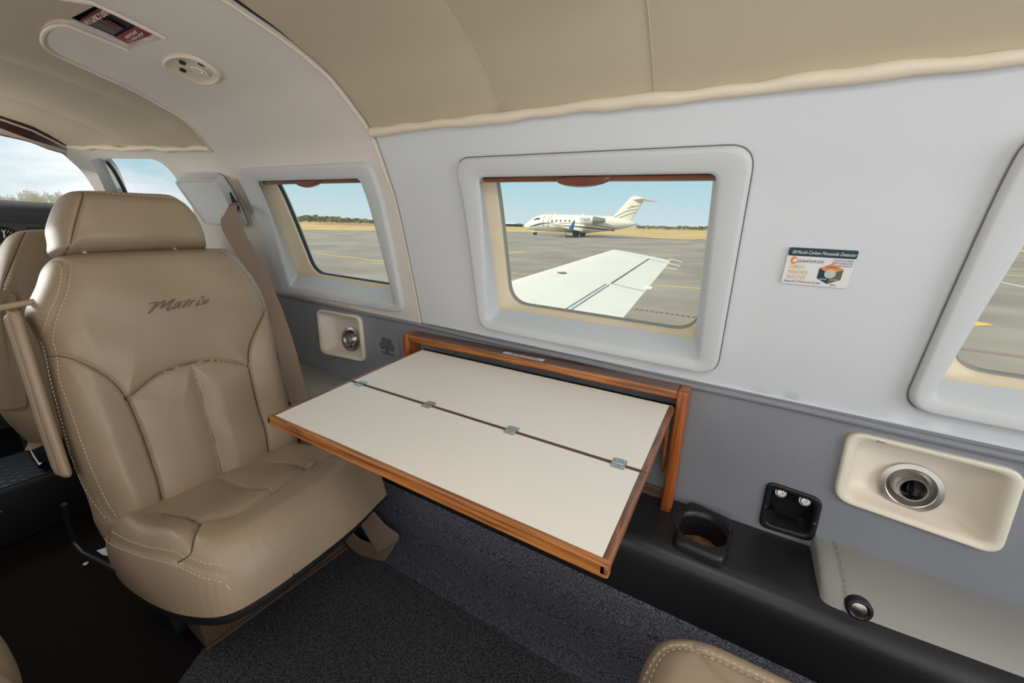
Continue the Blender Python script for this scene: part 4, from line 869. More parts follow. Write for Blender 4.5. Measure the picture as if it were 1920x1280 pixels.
# cup holder standing on the ledge
cup = thing('cup_holder', (.005, .765, -.575), 'black cup holder with cork bottom on the ledge', 'cup holder')
zc = -.5755; q = [(-.040, .700), (.048, .693), (.060, .822), (-.030, .842)]
sqr = lambda k, z, r: [Vector((x, y, z)) for x, y in dens_loop(rpoly([(.0095 + (p[0] - .0095) * k, .764 + (p[1] - .764) * k) for p in q], r, 8), 8)]
nsq = len(sqr(1, 0, .01)); ang0 = None
def circ(r, z, cx=.006, cy=.762):
    base_ = sqr(1, z, .018); return [Vector((cx + r * math.cos(math.atan2(p.y - cy, p.x - cx)), cy + r * math.sin(math.atan2(p.y - cy, p.x - cx)), z)) for p in base_]
mb = MB(); mb.loft([sqr(1.06, zc - .004, .022), sqr(1.03, zc + .006, .020), sqr(.99, zc + .014, .018), sqr(.94, zc + .0165, .018), circ(.0500, zc + .0165), circ(.0475, zc + .014), circ(.0450, zc + .008), circ(.0435, zc + .0075), circ(.0405, zc - .055), circ(.0405, zc - .070)])
mb.build('cup_body', M['blackplastic'], cup, angle=50)
mb = MB(); mb.loft([circ(.0412, zc - .040), circ(.040, zc - .036), circ(.001, zc - .036)], False, True); mb.build('cork_disc', M['cork'], cup)
# grey padded armrests on the ledge
def pad(x0, x1, label, z1):
    t = thing('armrest_pad', ((x0 + x1) / 2, .77, -.58), label, 'armrest')
    pr = [(.851, z1 + .002), (.80, z1 + .004), (.755, z1 + .001), (.725, z1 - .008), (.700, z1 - .026), (.688, z1 - .050), (.684, z1 - .080), (.690, z1 - .098), (.72, z1 - .105), (.851, z1 - .06)]
    rows = []; cy = .79; cz_ = z1 - .03
    xs = [x0, x0 + .0015, x0 + .006, x0 + .014, x0 + .026, x0 + .0275, x0 + .029] + list(np.linspace(x0 + .05, x1 - .02, 30)) + [x1 - .008, x1 - .002, x1]
    sc = [.86, .91, .965, .992, 1, .990, 1] + [1] * 30 + [.985, .94, .86]
    for x, k_ in zip(xs, sc):
        rows.append([(x, cy + (y - cy) * (k_ if y < .85 else 1), cz_ + (z - cz_) * k_ - (.012 * (x - x0) / .27 if x0 > 0 else 0)) for y, z in smooth_line(pr, 3)])
    mb = MB(); mb.loft(rows, True, True); o = mb.build('pad', M['padgrey'], t, angle=60)
    mb = MB()
    P = [Vector(r) for r in [(x0 + .0335, y, z) for y, z in smooth_line(pr, 3)[:26]]]
    for i in range(len(P) - 1):
        a_, b_ = P[i], P[i + 1]; out = Vector((0, (a_.y - cy), (a_.z - cz_))).normalized() * .0004
        mb.tube([a_ + (b_ - a_) * .15 + out, a_ + (b_ - a_) * .75 + out], .0007, 4)
    mb.build('stitching', M['padgrey'], o)
    return t
ap = pad(.192, 1.1, 'grey leather armrest pad with a round button, in the lower right corner', -.556)
o = onY(1611, 1142, .680); ax = Vector((0, -1, .18)).normalized()
mb = MB(); mb.lathe([(.0165, -.010), (.0170, .0), (.0157, .003), (.0128, .004), (.0108, .0025), (.0104, .0)], o, ax, 36); mb.build('button_ring', M['blackplastic'], ap)
mb = MB(); mb.lathe([(.0106, .0005), (.0088, .0018), (.0001, .0024)], o, ax, 30); mb.build('button', M['steel'], ap)
pad(-1.62, -1.10, 'grey armrest pad behind the belt strap, left of the table', -.528)

# ------------------------------------------------------------------ carbon monoxide card
cd = thing('carbon_monoxide_card', S(.097, s_z(-.05)), 'white and teal carbon monoxide detector card on the white wall', 'detector card')
c4 = [S(*hit(*p, -.001), -.001) for p in [(1481, 462.5), (1613, 473), (1587, 540), (1464, 529)]]
O_ = c4[3]; U_ = (c4[2] - c4[3]); V_ = (c4[0] - c4[3]); wU, hV = U_.length, V_.length; U_ = U_.normalized(); V_ = (V_ - U_ * V_.dot(U_)).normalized(); N_ = U_.cross(V_)
if N_.y > 0: N_ = -N_
O_ = O_ + N_ * .0008
def K(u, v, l=0): return O_ + U_ * (u * wU) + V_ * (v * hV) + N_ * l
def kpoly(name, pts, mt, l, th=.0004, round_=0):
    mb = MB(); P = [(p[0], p[1] * hV / wU) for p in pts]
    if round_: P = rpoly(P, round_, 6)
    P = [(p[0], p[1] * wU / hV) for p in P]
    mb.loft([[K(*p, l - th) for p in P], [K(*p, l) for p in P]], True, True); return mb.build(name, mt, cd, smooth=False)
kpoly('card', [(0, 0), (1, 0), (1, 1), (0, 1)], M['paper'], .0012, .0018, .05)
kpoly('title_band', [(0.0, .78), (1, .78), (1, 1), (0, 1)], M['teal'], .0016, .0003, .03)
def kt(s, u, v, h, w, mt, al='CENTER', b=0, shear=.25): return text('lettering', s, K(u, v, .0018), U_, V_, h * hV, mt, cd, align=al, bold=b, shear=shear, width=w * wU, lift=.0002)
kt('18-Month Carbon Monoxide Detector', .515, .845, .125, .93, M['whiteink'])
kt('QUANTUM EYE', .36, .615, .115, .40, M['ink'])
kt('COLOR OF INNER\nCIRCLE INDICATES\nAIR QUALITY', .975, .70, .068, .30, M['ink'], al='RIGHT', b=0, shear=.2)
kt('CARBON\nMONOXIDE\nDETECTOR', .06, .44, .145, .31, M['yellowink'], al='LEFT', shear=.2)
kt('Replace after 18 Months from the Date', .315, .055, .085, .56, M['ink']); kt('Opened', .785, .045, .07, .09, M['ink'])
cx_, cy_ = .70, .355
hexp = lambda a, r: (cx_ + r * .58 * math.cos(a) * hV / wU * 1.05, cy_ + r * .58 * math.sin(a))
h6 = [hexp(math.radians(90 + 60 * k), .48) for k in range(6)]
kpoly('normal_face', [(cx_, cy_), h6[5], h6[0], h6[1]], M['peach'], .0017); kpoly('danger_face', [(cx_, cy_), h6[1], h6[2], h6[3]], M['teal'], .0017); kpoly('caution_face', [(cx_, cy_), h6[3], h6[4], h6[5]], M['olive'], .0017)
kpoly('sensor_disc', [hexp(math.radians(10 * k), .20) for k in range(36)], M['greydisc'], .0021)
kt('NORMAL', cx_, .515, .062, .17, M['ink'], shear=0); kt('DANGER', cx_ - .078, .185, .055, .105, M['whiteink'], shear=0); kt('CAUTION', cx_ + .078, .185, .055, .105, M['whiteink'], shear=0)
arc = [(.115 + .052 * math.cos(a), .655 + .105 * math.sin(a)) for a in np.linspace(.6, 5.9, 22)]; arc2 = [(.125 + .026 * math.cos(a), .655 + .052 * math.sin(a)) for a in np.linspace(5.9, .8, 22)]
kpoly('swirl_emblem', arc + arc2, M['orange'], .0017)

# ------------------------------------------------------------------ overhead items on the ring
dl = thing('reading_light', S(-1.13, hit(362, 125)[1]), 'oval cream overhead light panel on the white arch', 'light')
dp = [hit(*p) for p in [(308, 120), (306, 108), (318, 99), (340, 97), (366, 103), (392, 117), (413, 135), (414, 145), (402, 152), (380, 153), (355, 144), (330, 131)]]
dc = (sum(p[0] for p in dp) / 12, sum(p[1] for p in dp) / 12); dsp = smooth_loop(dp, 5)
dk = lambda k, off: [S(dc[0] + (p[0] - dc[0]) * k, dc[1] + (p[1] - dc[1]) * k, off) for p in dsp]
mb = MB(); mb.loft([dk(1, -.002), dk(1, -.0065), dk(.97, -.0095), dk(.93, -.0105), dk(.88, -.0095), dk(.85, -.0075), dk(.5, -.0075)], False, True); mb.build('bezel', M['pipe'], dl, angle=60)
def dome_spot(px, py, r, mt, nm, hgt=.003):
    x, s = hit(px, py, -.009); o = S(x, s, -.009); n = (S(x, s, -.02) - o).normalized(); mb = MB(); mb.lathe([(r, -.001), (r * .97, hgt), (r * .7, hgt * 1.2), (.0001, hgt * 1.2)], o, n, 20); mb.build(nm, mt, dl)
dome_spot(342, 117, .006, M['blackplastic'], 'switch_button'); dome_spot(378, 121, .007, M['blackplastic'], 'lamp_aperture', .001); dome_spot(343, 131, .006, M['darkmetal'], 'switch_button'); dome_spot(375, 135, .017, M['pipe'], 'lamp_lens', .002); dome_spot(378, 134, .0025, M['chrome'], 'lens_screw', .005)
# emergency exit placard seen through the notch of the arch
ex = thing('emergency_exit_placard', S(-1.12, hit(220, 55)[1], .02), 'maroon emergency exit placard with release handle in the arch notch', 'placard')
def EX(px, py, off=.012): return S(*hit(px, py, off), off)
g4 = [EX(*p, .014) for p in [(118, 36), (205, 8), (325, 72), (232, 98)]]   # around: left end top, right end top, right bottom, left bottom
def epoly(name, pts, mt, off, th=.002):
    mb = MB(); P = [EX(*p, off) for p in pts]; P2 = [EX(*p, off + th) for p in pts]; mb.loft([P2, P], True, True); return mb.build(name, mt, ex, smooth=False)
epoly('pocket_floor', [(110, 30), (230, -15), (330, 75), (238, 104)], M['black'], .022)
epoly('title_plate', [(132, 49), (203, 4), (219, 20), (162, 53)], M['maroon'], .012)
epoly('clear_cover', [(160, 52), (218, 20), (258, 47), (212, 74)], M['darkglass'], .014)
epoly('instruction_plate', [(209, 73), (258, 47), (290, 62), (234, 92)], M['pinkmaroon'], .011)
epoly('release_handle', [(193, 38), (203, 37), (218, 45), (235, 55), (222, 52), (205, 46)], M['redhandle'], .010, .006)
epoly('lower_catch', [(240, 88), (266, 80), (271, 72), (305, 66), (300, 72), (278, 80), (262, 88)], M['pipe'], .006, .008)
def etext(s, a, b, h, mt, off):
    A_, B_ = EX(*a, off), EX(*b, off); u = (B_ - A_); n = (S(*hit(*a, off - .01), off - .01) - A_); v = n.cross(u).normalized()
    return text('lettering', s, (A_ + B_) / 2, u, v, h, mt, ex, width=u.length, bold=.01, lift=.0008)
etext('EMERGENCY EXIT', (163, 49), (206, 26), .0125, M['pipe'], .0075); etext('REMOVE GLASS', (238, 73), (258, 61), .0065, M['pipe'], .007); etext('PULL DOOR IN - LIFT UP', (243, 80), (270, 65), .006, M['pipe'], .007)

# ------------------------------------------------------------------ cockpit
dsh = thing('instrument_panel', (-2.65, .25, -.1), 'grey instrument panel and dark glareshield under the windshield', 'instrument panel')
rows = []
for x, z in ((-2.50, -.040), (-2.495, -.012), (-2.51, .010), (-2.56, .030), (-2.70, .044), (-3.0, .046)):
    rows.append([(x + .06 * ((y - .22) / .6) ** 2 * 0, y, z + (x + 2.5) * 0 + .016 * (1 - ((y - .22) / .6) ** 2)) for y in np.linspace(-.33, .755, 30)])
mb = MB(); mb.grid(rows); mb.build('glareshield', M['dash'], dsh)
mb = MB(); mb.box(-2.60, -2.53, -.33, .755, -.45, -.02); mb.build('panel_face', M['panel'], dsh, bevel=.004)
mb = MB(); mb.box(-2.535, -2.522, .445, .62, -.075, -.048); mb.build('radio_slot', M['blackplastic'], dsh, bevel=.002)
gc = onX(8, 446, -2.52); ga = thing('round_gauge', gc); ga.parent = dsh; ga.location = Vector(gc) - wloc(dsh)
mb = MB(); mb.lathe([(.043, -.01), (.043, .006), (.038, .008), (.036, .003)], gc, (1, 0, 0), 36); mb.build('gauge_ring', M['blackplastic'], ga)
mb = MB(); mb.lathe([(.0365, .002), (.0001, .002)], gc, (1, 0, 0), 36); mb.build('gauge_dial', M['ink'], ga)
mb = MB()
for k_ in range(24):
    a_ = 2 * math.pi * k_ / 24; d1 = Vector((0, math.cos(a_), math.sin(a_))); mb.tube([gc + Vector((.003, 0, 0)) + d1 * (.026 if k_ % 2 else .022), gc + Vector((.003, 0, 0)) + d1 * .034], .0011, 4)
mb.tube([gc + Vector((.005, 0, 0)), gc + Vector((.005, .004, .028))], .0022, 5); mb.build('gauge_marks', M['whiteink'], ga)
for yy, zz_ in ((.20, -.05), (.10, -.05), (.20, -.15), (.10, -.15), (.50, -.16), (.34, -.16)):
    g2 = Vector((-2.52, yy, zz_)); mb = MB(); mb.lathe([(.043, -.01), (.043, .006), (.038, .008), (.036, .003), (.0001, .002)], g2, (1, 0, 0), 30); mb.build('round_gauge', M['blackplastic'], dsh)
# spar box with diamond plate on its top
sp_ = thing('spar_box', (-1.86, .1, -.95), 'dark step box with blue-grey tread plate top at the left edge', 'step')
mb = MB(); mb.box(-2.02, -1.76, -.42, .62, -.948, -.772); mb.build('box', M['black_base'], sp_, bevel=.01)
mb = MB(); mb.box(-2.01, -1.775, -.42, .60, -.772, -.768)
for i in range(14):
    for j in range(56):
        x = -1.998 + i * .0165; y = -.41 + j * .0178; s_ = 1 if (i + j) % 2 else -1
        mb.tube([(x - .0045, y - .0045 * s_, -.7682), (x + .0045, y + .0045 * s_, -.7682)], .0012, 4)
mb.build('tread_plate', M['aluminium'], sp_, bevel=0)
mb = MB(); mb.tube([(-1.758, -.42, -.83), (-1.758, .10, -.83)], .006, 8); mb.build('front_rail', M['black'], sp_)
# crumbs and paper scrap beside the seat
mb = MB(); q_ = [onZ(*p, -.9) for p in [(181, 1032), (200, 1026), (203, 1042), (192, 1040)]]; mb.hexa(q_, [p + Vector((0, 0, .001)) for p in q_])
tag(mb.build('paper_scrap', M['paper'], None, smooth=False), 'small white paper scrap tucked beside the seat cushion', 'paper')
for px_, py_, lb_ in ((161, 1057, 'pale crumb on the dark carpet, farther from the seat'), (239, 1091, 'pale crumb on the dark carpet touching the seat rim')):
    p = onZ(px_, py_, -.944); mb = MB(); mb.lathe([(.0001, 0), (.005, .0006), (.006, .002), (.003, .004), (.0001, .0045)], p, (0.1, 0, 1), 9); tag(mb.build('crumb', M['paper'], None), lb_, 'crumb')
# ------------------------------------------------------------------ outside: own wing, apron, jet, grass, trees
GZ, GS = -1.75, .0125                             # the apron rises gently away from the aircraft
def G(px, py, up=0): d = ray(px, py); t = (GZ + up) / (d[2] - GS * d[1]); return Vector(d * t)
gz = lambda y: GZ + GS * y
wg = thing('aircraft_wing', (-1.6, 1.0, -.9), 'white wing of this aircraft reaching out under the middle window', 'wing')
LEx = lambda y: -1.765 - .150 * (6 - y); TEx = lambda y: -.938 + .043 * (6 - y); LEz = lambda y: -.272 - .113 * (6 - y); TEz = lambda y: -.378 - .113 * (6 - y)
def foil(y, k=1):
    c0 = Vector((LEx(y), y, LEz(y))); c1 = Vector((TEx(y), y, TEz(y))); ch = c1 - c0; L_ = ch.length; U = [0, .01, .03, .08, .16, .28, .42, .58, .74, .88, 1]; r = []
    th = lambda f: .45 * (1.3 * math.sqrt(f) - .55 * f - 1.0 * f * f + .25 * f ** 3) * .20
    up = [c0 + ch * f + Vector((0, 0, L_ * th(f) * .55 * k)) for f in U]; lo = [c0 + ch * f - Vector((0, 0, L_ * (th(f) * .55) * k)) for f in reversed(U[1:-1])]
    return up + lo
mb = MB(); mb.loft([foil(y) for y in (.975, 1.5, 2.5, 3.5, 4.5, 5.5, 5.92)] + [[(Vector(p) * .995 + Vector((LEx(5.96) * .6 + TEx(5.96) * .4, 5.96, (LEz(5.96) + TEz(5.96)) / 2)) * .005) for p in foil(5.97, .8)], foil(6.0, .4)], False, True)
mb.build('wing_skin', M['wing'], wg, angle=50)
def wtop(y, f): P = foil(y); U = [0, .01, .03, .08, .16, .28, .42, .58, .74, .88, 1]; z = np.interp(f, U, [p.z for p in P[:11]]); return Vector((LEx(y) + (TEx(y) - LEx(y)) * f, y, float(z) + .004))
def wline(y0, f0, y1, f1, r=.006, mt='wingline', nm='panel_gap'):
    mb = MB(); mb.tube([wtop(y0 + (y1 - y0) * k / 10, f0 + (f1 - f0) * k / 10) for k in range(11)], r, 5); mb.build(nm, M[mt], wg)
wline(5.75, .70, 4.15, .70, .0055); wline(4.15, .70, 4.15, .99, .002); wline(4.10, .67, 1.2, .67, .003); wline(4.10, .70, 1.2, .70, .003); wline(5.75, .70, 5.75, .99, .002)
mb = MB(); mb.lathe([(.0001, .004), (.05, .003), (.055, 0)], wtop(4.2, .20), (0, 0, 1), 16); mb.build('fuel_cap', M['taupe'], wg)
for a, b in (((1259, 486), (1279, 491)), ((1256, 494), (1276, 499)), ((1250, 502), (1269, 505))):
    p = onY(*a, 5.85 if a[1] < 490 else 5.65 if a[1] < 500 else 5.45); q = onY(*b, p.y); mb = MB(); mb.tube([p - (q - p) * .2, q], .006, 5); mb.build('static_wick', M['jet'], wg)
mb = MB(); p = onY(1219, 538, 4.1); mb.box(p.x - .05, p.x + .03, p.y - .02, p.y + .02, p.z - .03, p.z + .005); mb.build('hinge_fairing', M['wing'], wg, bevel=.012)
# apron
mb = MB(); gx = [-700, -300, -150, -80, -40, -20, -10, 0, 10, 20, 40, 80, 150, 300, 600]; gy = [-200, -80, -30, -10, 0, 10, 20, 40, 80, 160, 300, 520]
mb.grid([[(x, y, gz(y)) for x in gx] for y in gy]); ap_ = struct(mb.build('ground', M['asphalt']))
def line(name, a, b, w, mt, up=.004):
    a = G(*a); b = G(*b); d = (b - a); d.z = 0; n = Vector((-d.y, d.x, 0)).normalized() * w / 2; mb = MB()
    P = [a - n, a + n, b + n, b - n]; mb.add([(p.x, p.y, gz(p.y) + up) for p in P], [(0, 1, 2, 3)]); o = mb.build(name, mt, ap_, smooth=False); return o
def ext(a, b, e0=0, e1=0): return (a[0] + (a[0] - b[0]) * e0, a[1] + (a[1] - b[1]) * e0), (b[0] + (b[0] - a[0]) * e1, b[1] + (b[1] - a[1]) * e1)
for a, b, w in (((945, 475), (985, 471), .25), ((985, 469), (1070, 470), .28), ((946, 511), (1006, 515), .13), ((1228, 535), (1330, 542), .14), ((1225, 477), (1275, 479), .18), ((590, 475), (728, 491), .16), ((698, 494), (735, 494), .16), ((1850, 514), (1935, 518), .32), ((1850, 501), (1935, 506), .22), ((930, 466), (975, 465), .2), ((1262, 455), (1290, 452), .3), ((1770, 500), (1850, 514), .25)):
    line('painted_line', a, b, w, M['yellow'])
line('painted_line', (1845, 522), (1935, 541), .14, M['whitepaint'])
A_, B_, C_ = G(1800, 596), G(1866, 610), G(1800, 612)
mb = MB(); mb.add([(p.x, p.y, gz(p.y) + .005) for p in (A_, B_, C_)], [(0, 1, 2)]); mb.build('painted_arrow', M['yellow'], ap_, smooth=False)
line('joint_strip', (1780, 650), (1935, 671), .22, mat('brownish_joint_sealant', (160, 130, 118), .9), .004)
# tie-down chain lying on the apron
ch = thing('tie_down_chain', G(1250, 588), 'rusty chain lying on the apron behind the wing, at the window corner', 'chain'); mb = MB()
a = G(1186, 580); b = G(1312, 597); n_ = 26
for k_ in range(n_):
    c = a + (b - a) * (k_ + .5) / n_; d = (b - a).normalized(); sd = Vector((-d.y, d.x, 0)); up_ = sd if k_ % 2 else Vector((0, 0, 1)); l_ = (b - a).length / n_ * .66
    mb.tube([c + Vector((0, 0, .03)) + d * l_ * math.cos(t) + up_ * .022 * math.sin(t) for t in np.linspace(0, 2 * math.pi, 13)], .008, 5, caps=False)
mb.build('chain_links', M['taupe'], ch)['kind'] = 'stuff'
# dry grass field
edge = [(-680, -180), (-160, 5), (-90, 30), (-66, 41.7), (-57, 52), (-50, 74), (-33, 80), (-22, 76), (-12, 64), (-4.9, 59.7), (22.4, 59.8), (60, 66), (580, 120)]
mb = MB(); mb.grid([[(x, y, gz(y) + .02) for x, y in edge], [(x * 1.02, y + (510 - y) * .3, gz(y + (510 - y) * .3) + .02) for x, y in edge], [(x, 515, gz(515) + .02) for x, y in edge]])
o = mb.build('grass_field', M['grass']); tag(o, 'dry yellow grass field beyond the grey apron', 'grass', kind='stuff')
def far_strip(y0, y1, x0, x1, mt, nm, lb, hgt):
    mb = MB(); xs = np.linspace(x0, x1, 40); rows = []
    for f in np.linspace(0, 1, 7): rows.append([(x, y0 + (y1 - y0) * f, gz(y0 + (y1 - y0) * f) + .03 + hgt * math.sin(math.pi * f) * (.8 + .25 * math.sin(x * .21) + .1 * math.sin(x * .73)) * min(1, (x - x0) / (.25 * (x1 - x0))) * min(1, (x1 - x) / (.12 * (x1 - x0)) )) for x in xs])
    mb.grid(rows); return tag(mb.build(nm, mt), lb, 'earth bank', kind='stuff')
hb = onY(1930, 396, 85).z
far_strip(68, 105, 22, 95, M['earth'], 'earth_bank', 'reddish earth bank behind the grass, seen through the rearmost window', max(2, hb - gz(85)))
far_strip(95, 115, -150, -98, M['earth'], 'earth_bank', 'low reddish earth bank past the grass, seen through the forward window', .8)
# trees
def tree_mesh(nm, mt, seed, n=620, wisp=False):
    r = random.Random(seed); mb = MB(); cl = []
    for k in range(16):
        a = r.uniform(0, 6.28); h = r.uniform(.22, .9); rad = .5 * math.sin(math.pi * min(.95, h * .8 + .15)) * r.uniform(.2, 1); cl.append((Vector((rad * math.cos(a), rad * math.sin(a), h)), r.uniform(.12, .24)))
    for k in range(n):
        c, s = r.choice(cl); d = Vector((r.gauss(0, 1), r.gauss(0, 1), r.gauss(0, .8))).normalized() * s * r.uniform(.5, 1.05); p = c + d; p.z = max(.09, min(1, p.z))
        u = Vector((r.gauss(0, 1), r.gauss(0, 1), r.gauss(0, 1))).normalized(); w = u.orthogonal().normalized(); q = (.022 if wisp else .05) * r.uniform(.6, 1.4)
        mb.add([p - u * q, p + w * q * .7, p + u * q, p - w * q * .7], [(0, 1, 2, 3)])
    for k in range(9):
        a = r.uniform(0, 6.28); mb.tube([(0, 0, .025), (.06 * math.cos(a), .06 * math.sin(a), .3), (.38 * math.cos(a), .38 * math.sin(a), r.uniform(.6, .97))], [.022, .014, .005], 4)
    o = mb.build(nm, mt, None, smooth=False); return o.data, o
protos = [tree_mesh('tree', M['leaf'], k)[1] for k in range(3)] + [tree_mesh('tree', M['leafpale'], 10 + k, 900, True)[1] for k in range(3)]
def plant(lst, a, b, n, Y, top, label, group, wf=1.0, hmin=1.0):
    r = random.Random(int(a * 7 + n)); d0, d1 = ray(a, 410), ray(b, 410); ax_ = 1 if Yaxis else 0; span = abs(d0[1 - ax_] / d0[ax_] - d1[1 - ax_] / d1[ax_]) * Y; RR = max(1, math.ceil(7.5 / (span / n)))
    for k in range(n):
        px = a + (b - a) * (k + r.uniform(.1, .9)) / n; py = np.interp(px, [q[0] for q in top], [q[1] for q in top]); d = ray(px, py); yy = Y + ((k * 4) % RR if RR % 2 else (k * (RR // 2 + 1 if (RR // 2) % 2 == 0 else RR // 2 + 2)) % RR) * 7.5
        p = Vector(d * yy / (d[1] if Yaxis else -d[0])); base = gz(p.y); h = max(hmin, (p.z - base) * r.uniform(.72, 1.06))
        src = protos[lst[r.randrange(len(lst))]]
        o = src if not src.get('label') and src.users_collection and src not in used else src.copy()
        if o is not src: C.objects.link(o)
        else: used.append(src)
        o.location = (p.x, p.y, base + .035); w = min(4.8, h * r.uniform(.8, 1.3) * wf); o.scale = (w, w, h); o.rotation_euler = (0, 0, r.uniform(0, 6.28)); tag(o, label, 'tree', group)
used = []
Yaxis = True
plant([0, 1, 2], 1196, 1345, 36, 215, [(1196, 422), (1240, 423), (1345, 424)], 'small tree in the distant green line right of the parked jet', 'distant trees right of the jet', 1.5)
plant([0, 1, 2], 925, 985, 14, 215, [(925, 421), (985, 421)], 'small tree in the distant green line left of the parked jet nose', 'distant trees left of the jet', 1.5)
plant([0, 1, 2], 545, 712, 46, 140, [(545, 405), (580, 403), (620, 404), (650, 408), (712, 411)], 'small tree in the hazy line seen through the forward window', 'distant trees seen through the forward window', 1.5)
plant([0, 1, 2], 1880, 1935, 8, 150, [(1880, 425), (1935, 392)], 'small tree above the earth bank, seen through the rearmost window', 'trees above the earth bank', 1.5)
Yaxis = False
plant([3, 4, 5], -30, 200, 36, 170, [(-30, 358), (20, 362), (60, 355), (90, 359), (200, 366)], 'pale wispy tree beyond the windshield, left of the headrest', 'pale trees ahead of the nose', .95)

# parked business jet
Y0 = 60.0
def J(cx, cy, y=Y0): return onY(960 + cx / 6.857, 350 + cy / 6.857, y)
jt = thing('business_jet', (J(155, 505).x + 9, Y0, gz(Y0)), 'cream white business jet with blue stripes parked across the apron', 'aircraft')
tp = [J(*p) for p in [(157, 500), (170, 480), (200, 458), (235, 435), (268, 408), (300, 388), (350, 366), (400, 355), (450, 352), (600, 356), (800, 360), (1000, 365), (1150, 372), (1300, 392), (1450, 420), (1540, 440), (1590, 456), (1618, 478)]]
bt = [J(*p) for p in [(157, 510), (170, 526), (200, 541), (260, 556), (330, 565), (420, 571), (520, 576), (600, 580), (750, 590), (880, 600), (1000, 594), (1150, 577), (1300, 557), (1400, 542), (1500, 522), (1560, 508), (1600, 494), (1619, 482)]]
tx, tz, bx, bz = [p.x for p in tp], [p.z for p in tp], [p.x for p in bt], [p.z for p in bt]
FT = lambda x: float(np.interp(x, tx, tz)); FB = lambda x: float(np.interp(x, bx, bz)); FH = lambda x: max(.02, min(1.34, (FT(x) - FB(x)) / 2 * 1.02))
def fring(x, n=28): c = (FT(x) + FB(x)) / 2; h = (FT(x) - FB(x)) / 2; w = FH(x); return [Vector((x, Y0 + w * math.cos(2 * math.pi * k / n), c + h * math.sin(2 * math.pi * k / n))) for k in range(n)]
xa_, xb_ = J(156, 505).x, J(1619, 480).x
mb = MB(); mb.loft([fring(xa_ + (xb_ - xa_) * (f - math.sin(2 * math.pi * f) / (2 * math.pi) * .6)) for f in np.linspace(0, 1, 70)], True, True); fus = mb.build('fuselage', M['jet'], jt)
def onfus(cx, cy, out=.02):
    p = J(cx, cy, Y0 - 1.2); x, z = p.x, p.z; c = (FT(x) + FB(x)) / 2; h = (FT(x) - FB(x)) / 2; w = FH(x); u = max(-.98, min(.98, (z - c) / h)); return Vector((x, Y0 - w * math.sqrt(1 - u * u) - out, z))
def jpatch(name, pts, mt, par=None, sub=6):
    top_, bot_ = pts; mb = MB(); n = 24
    def at(l, f): xs_ = [p[0] for p in l]; X = xs_[0] + (xs_[-1] - xs_[0]) * f; return X, float(np.interp(X, xs_, [p[1] for p in l]))
    mb.grid([[onfus(*[(1 - g) * a + g * b for a, b in zip(at(top_, f), at(bot_, f))]) for f in np.linspace(0, 1, n)] for g in np.linspace(0, 1, sub)]); return mb.build(name, mt, par or jt)
jpatch('blue_stripe', ([(215, 512), (290, 488), (360, 470), (450, 462), (560, 460)], [(215, 516), (300, 502), (370, 484), (450, 470), (560, 463)]), M['navy'])
jpatch('blue_stripe', ([(440, 513), (600, 500), (760, 500), (900, 510), (1060, 528), (1290, 556)], [(440, 517), (600, 508), (760, 512), (900, 526), (1060, 546), (1290, 566)]), M['navy'])
jpatch('taupe_stripe', ([(520, 492), (640, 470), (780, 462), (980, 470), (1180, 505), (1340, 540)], [(520, 496), (640, 477), (780, 470), (980, 482), (1180, 519), (1340, 548)]), M['taupe'])
jpatch('cockpit_window', ([(268, 425), (300, 404), (325, 398), (358, 400)], [(268, 429), (300, 431), (330, 430), (356, 429)]), M['darkglass'])
for cx in (518, 573, 628, 686, 742): jpatch('cabin_window', ([(cx - 8, 430), (cx - 4, 424), (cx + 4, 424), (cx + 8, 430)], [(cx - 8, 446), (cx - 4, 452), (cx + 4, 452), (cx + 8, 446)]), M['darkglass'], sub=3)
for l in ([(412, 372), (405, 430), (404, 512)], [(502, 370), (480, 410), (470, 460), (468, 512)]):
    mb = MB(); mb.tube([onfus(*p, .01) for p in smooth_line(l, 5)], .025, 4); mb.build('door_outline', M['wingline'], jt)
# wing, winglets
def slabwing(name, mt, pts, th, par=jt):          # pts: root LE, root TE, tip TE, tip LE
    a, b, c, d = [Vector(p) for p in pts]; mb = MB(); rows = []
    for f in np.linspace(0, 1, 5):
        le = a + (d - a) * f; te = b + (c - b) * f; n = (te - le).cross(d - a).normalized(); t = th * (1 - .55 * f)
        rows.append([le, le + (te - le) * .25 + n * t, le + (te - le) * .6 + n * t * .8, te, le + (te - le) * .6 - n * t * .6, le + (te - le) * .25 - n * t * .8])
    mb.loft(rows, True, True); return mb.build(name, mt, par, angle=60)
zw = (FB(-24)) + .35
for sgn in (-1, 1):
    slabwing('main_wing', M['jet'], [(J(590, 570).x, Y0 + sgn * .8, zw), (J(930, 590).x, Y0 + sgn * .8, zw - .1), (-22.4, Y0 + sgn * 9.2, zw + .45), (-24.2, Y0 + sgn * 9.2, zw + .5)], .16)
yw_ = Y0 - 9.2
w1, w2_, w3_, w4 = J(715, 560, yw_), J(790, 558, yw_), J(812, 432, yw_ - .3), J(792, 434, yw_ - .3)
slabwing('winglet', M['bluewing'], [w1, w2_, w3_, w4], .05)
mv = Vector((0, 18.4, 0)); slabwing('winglet', M['bluewing'], [w1 + mv, w2_ + mv, w3_ + mv + Vector((0, .6, 0)), w4 + mv + Vector((0, .6, 0))], .05)
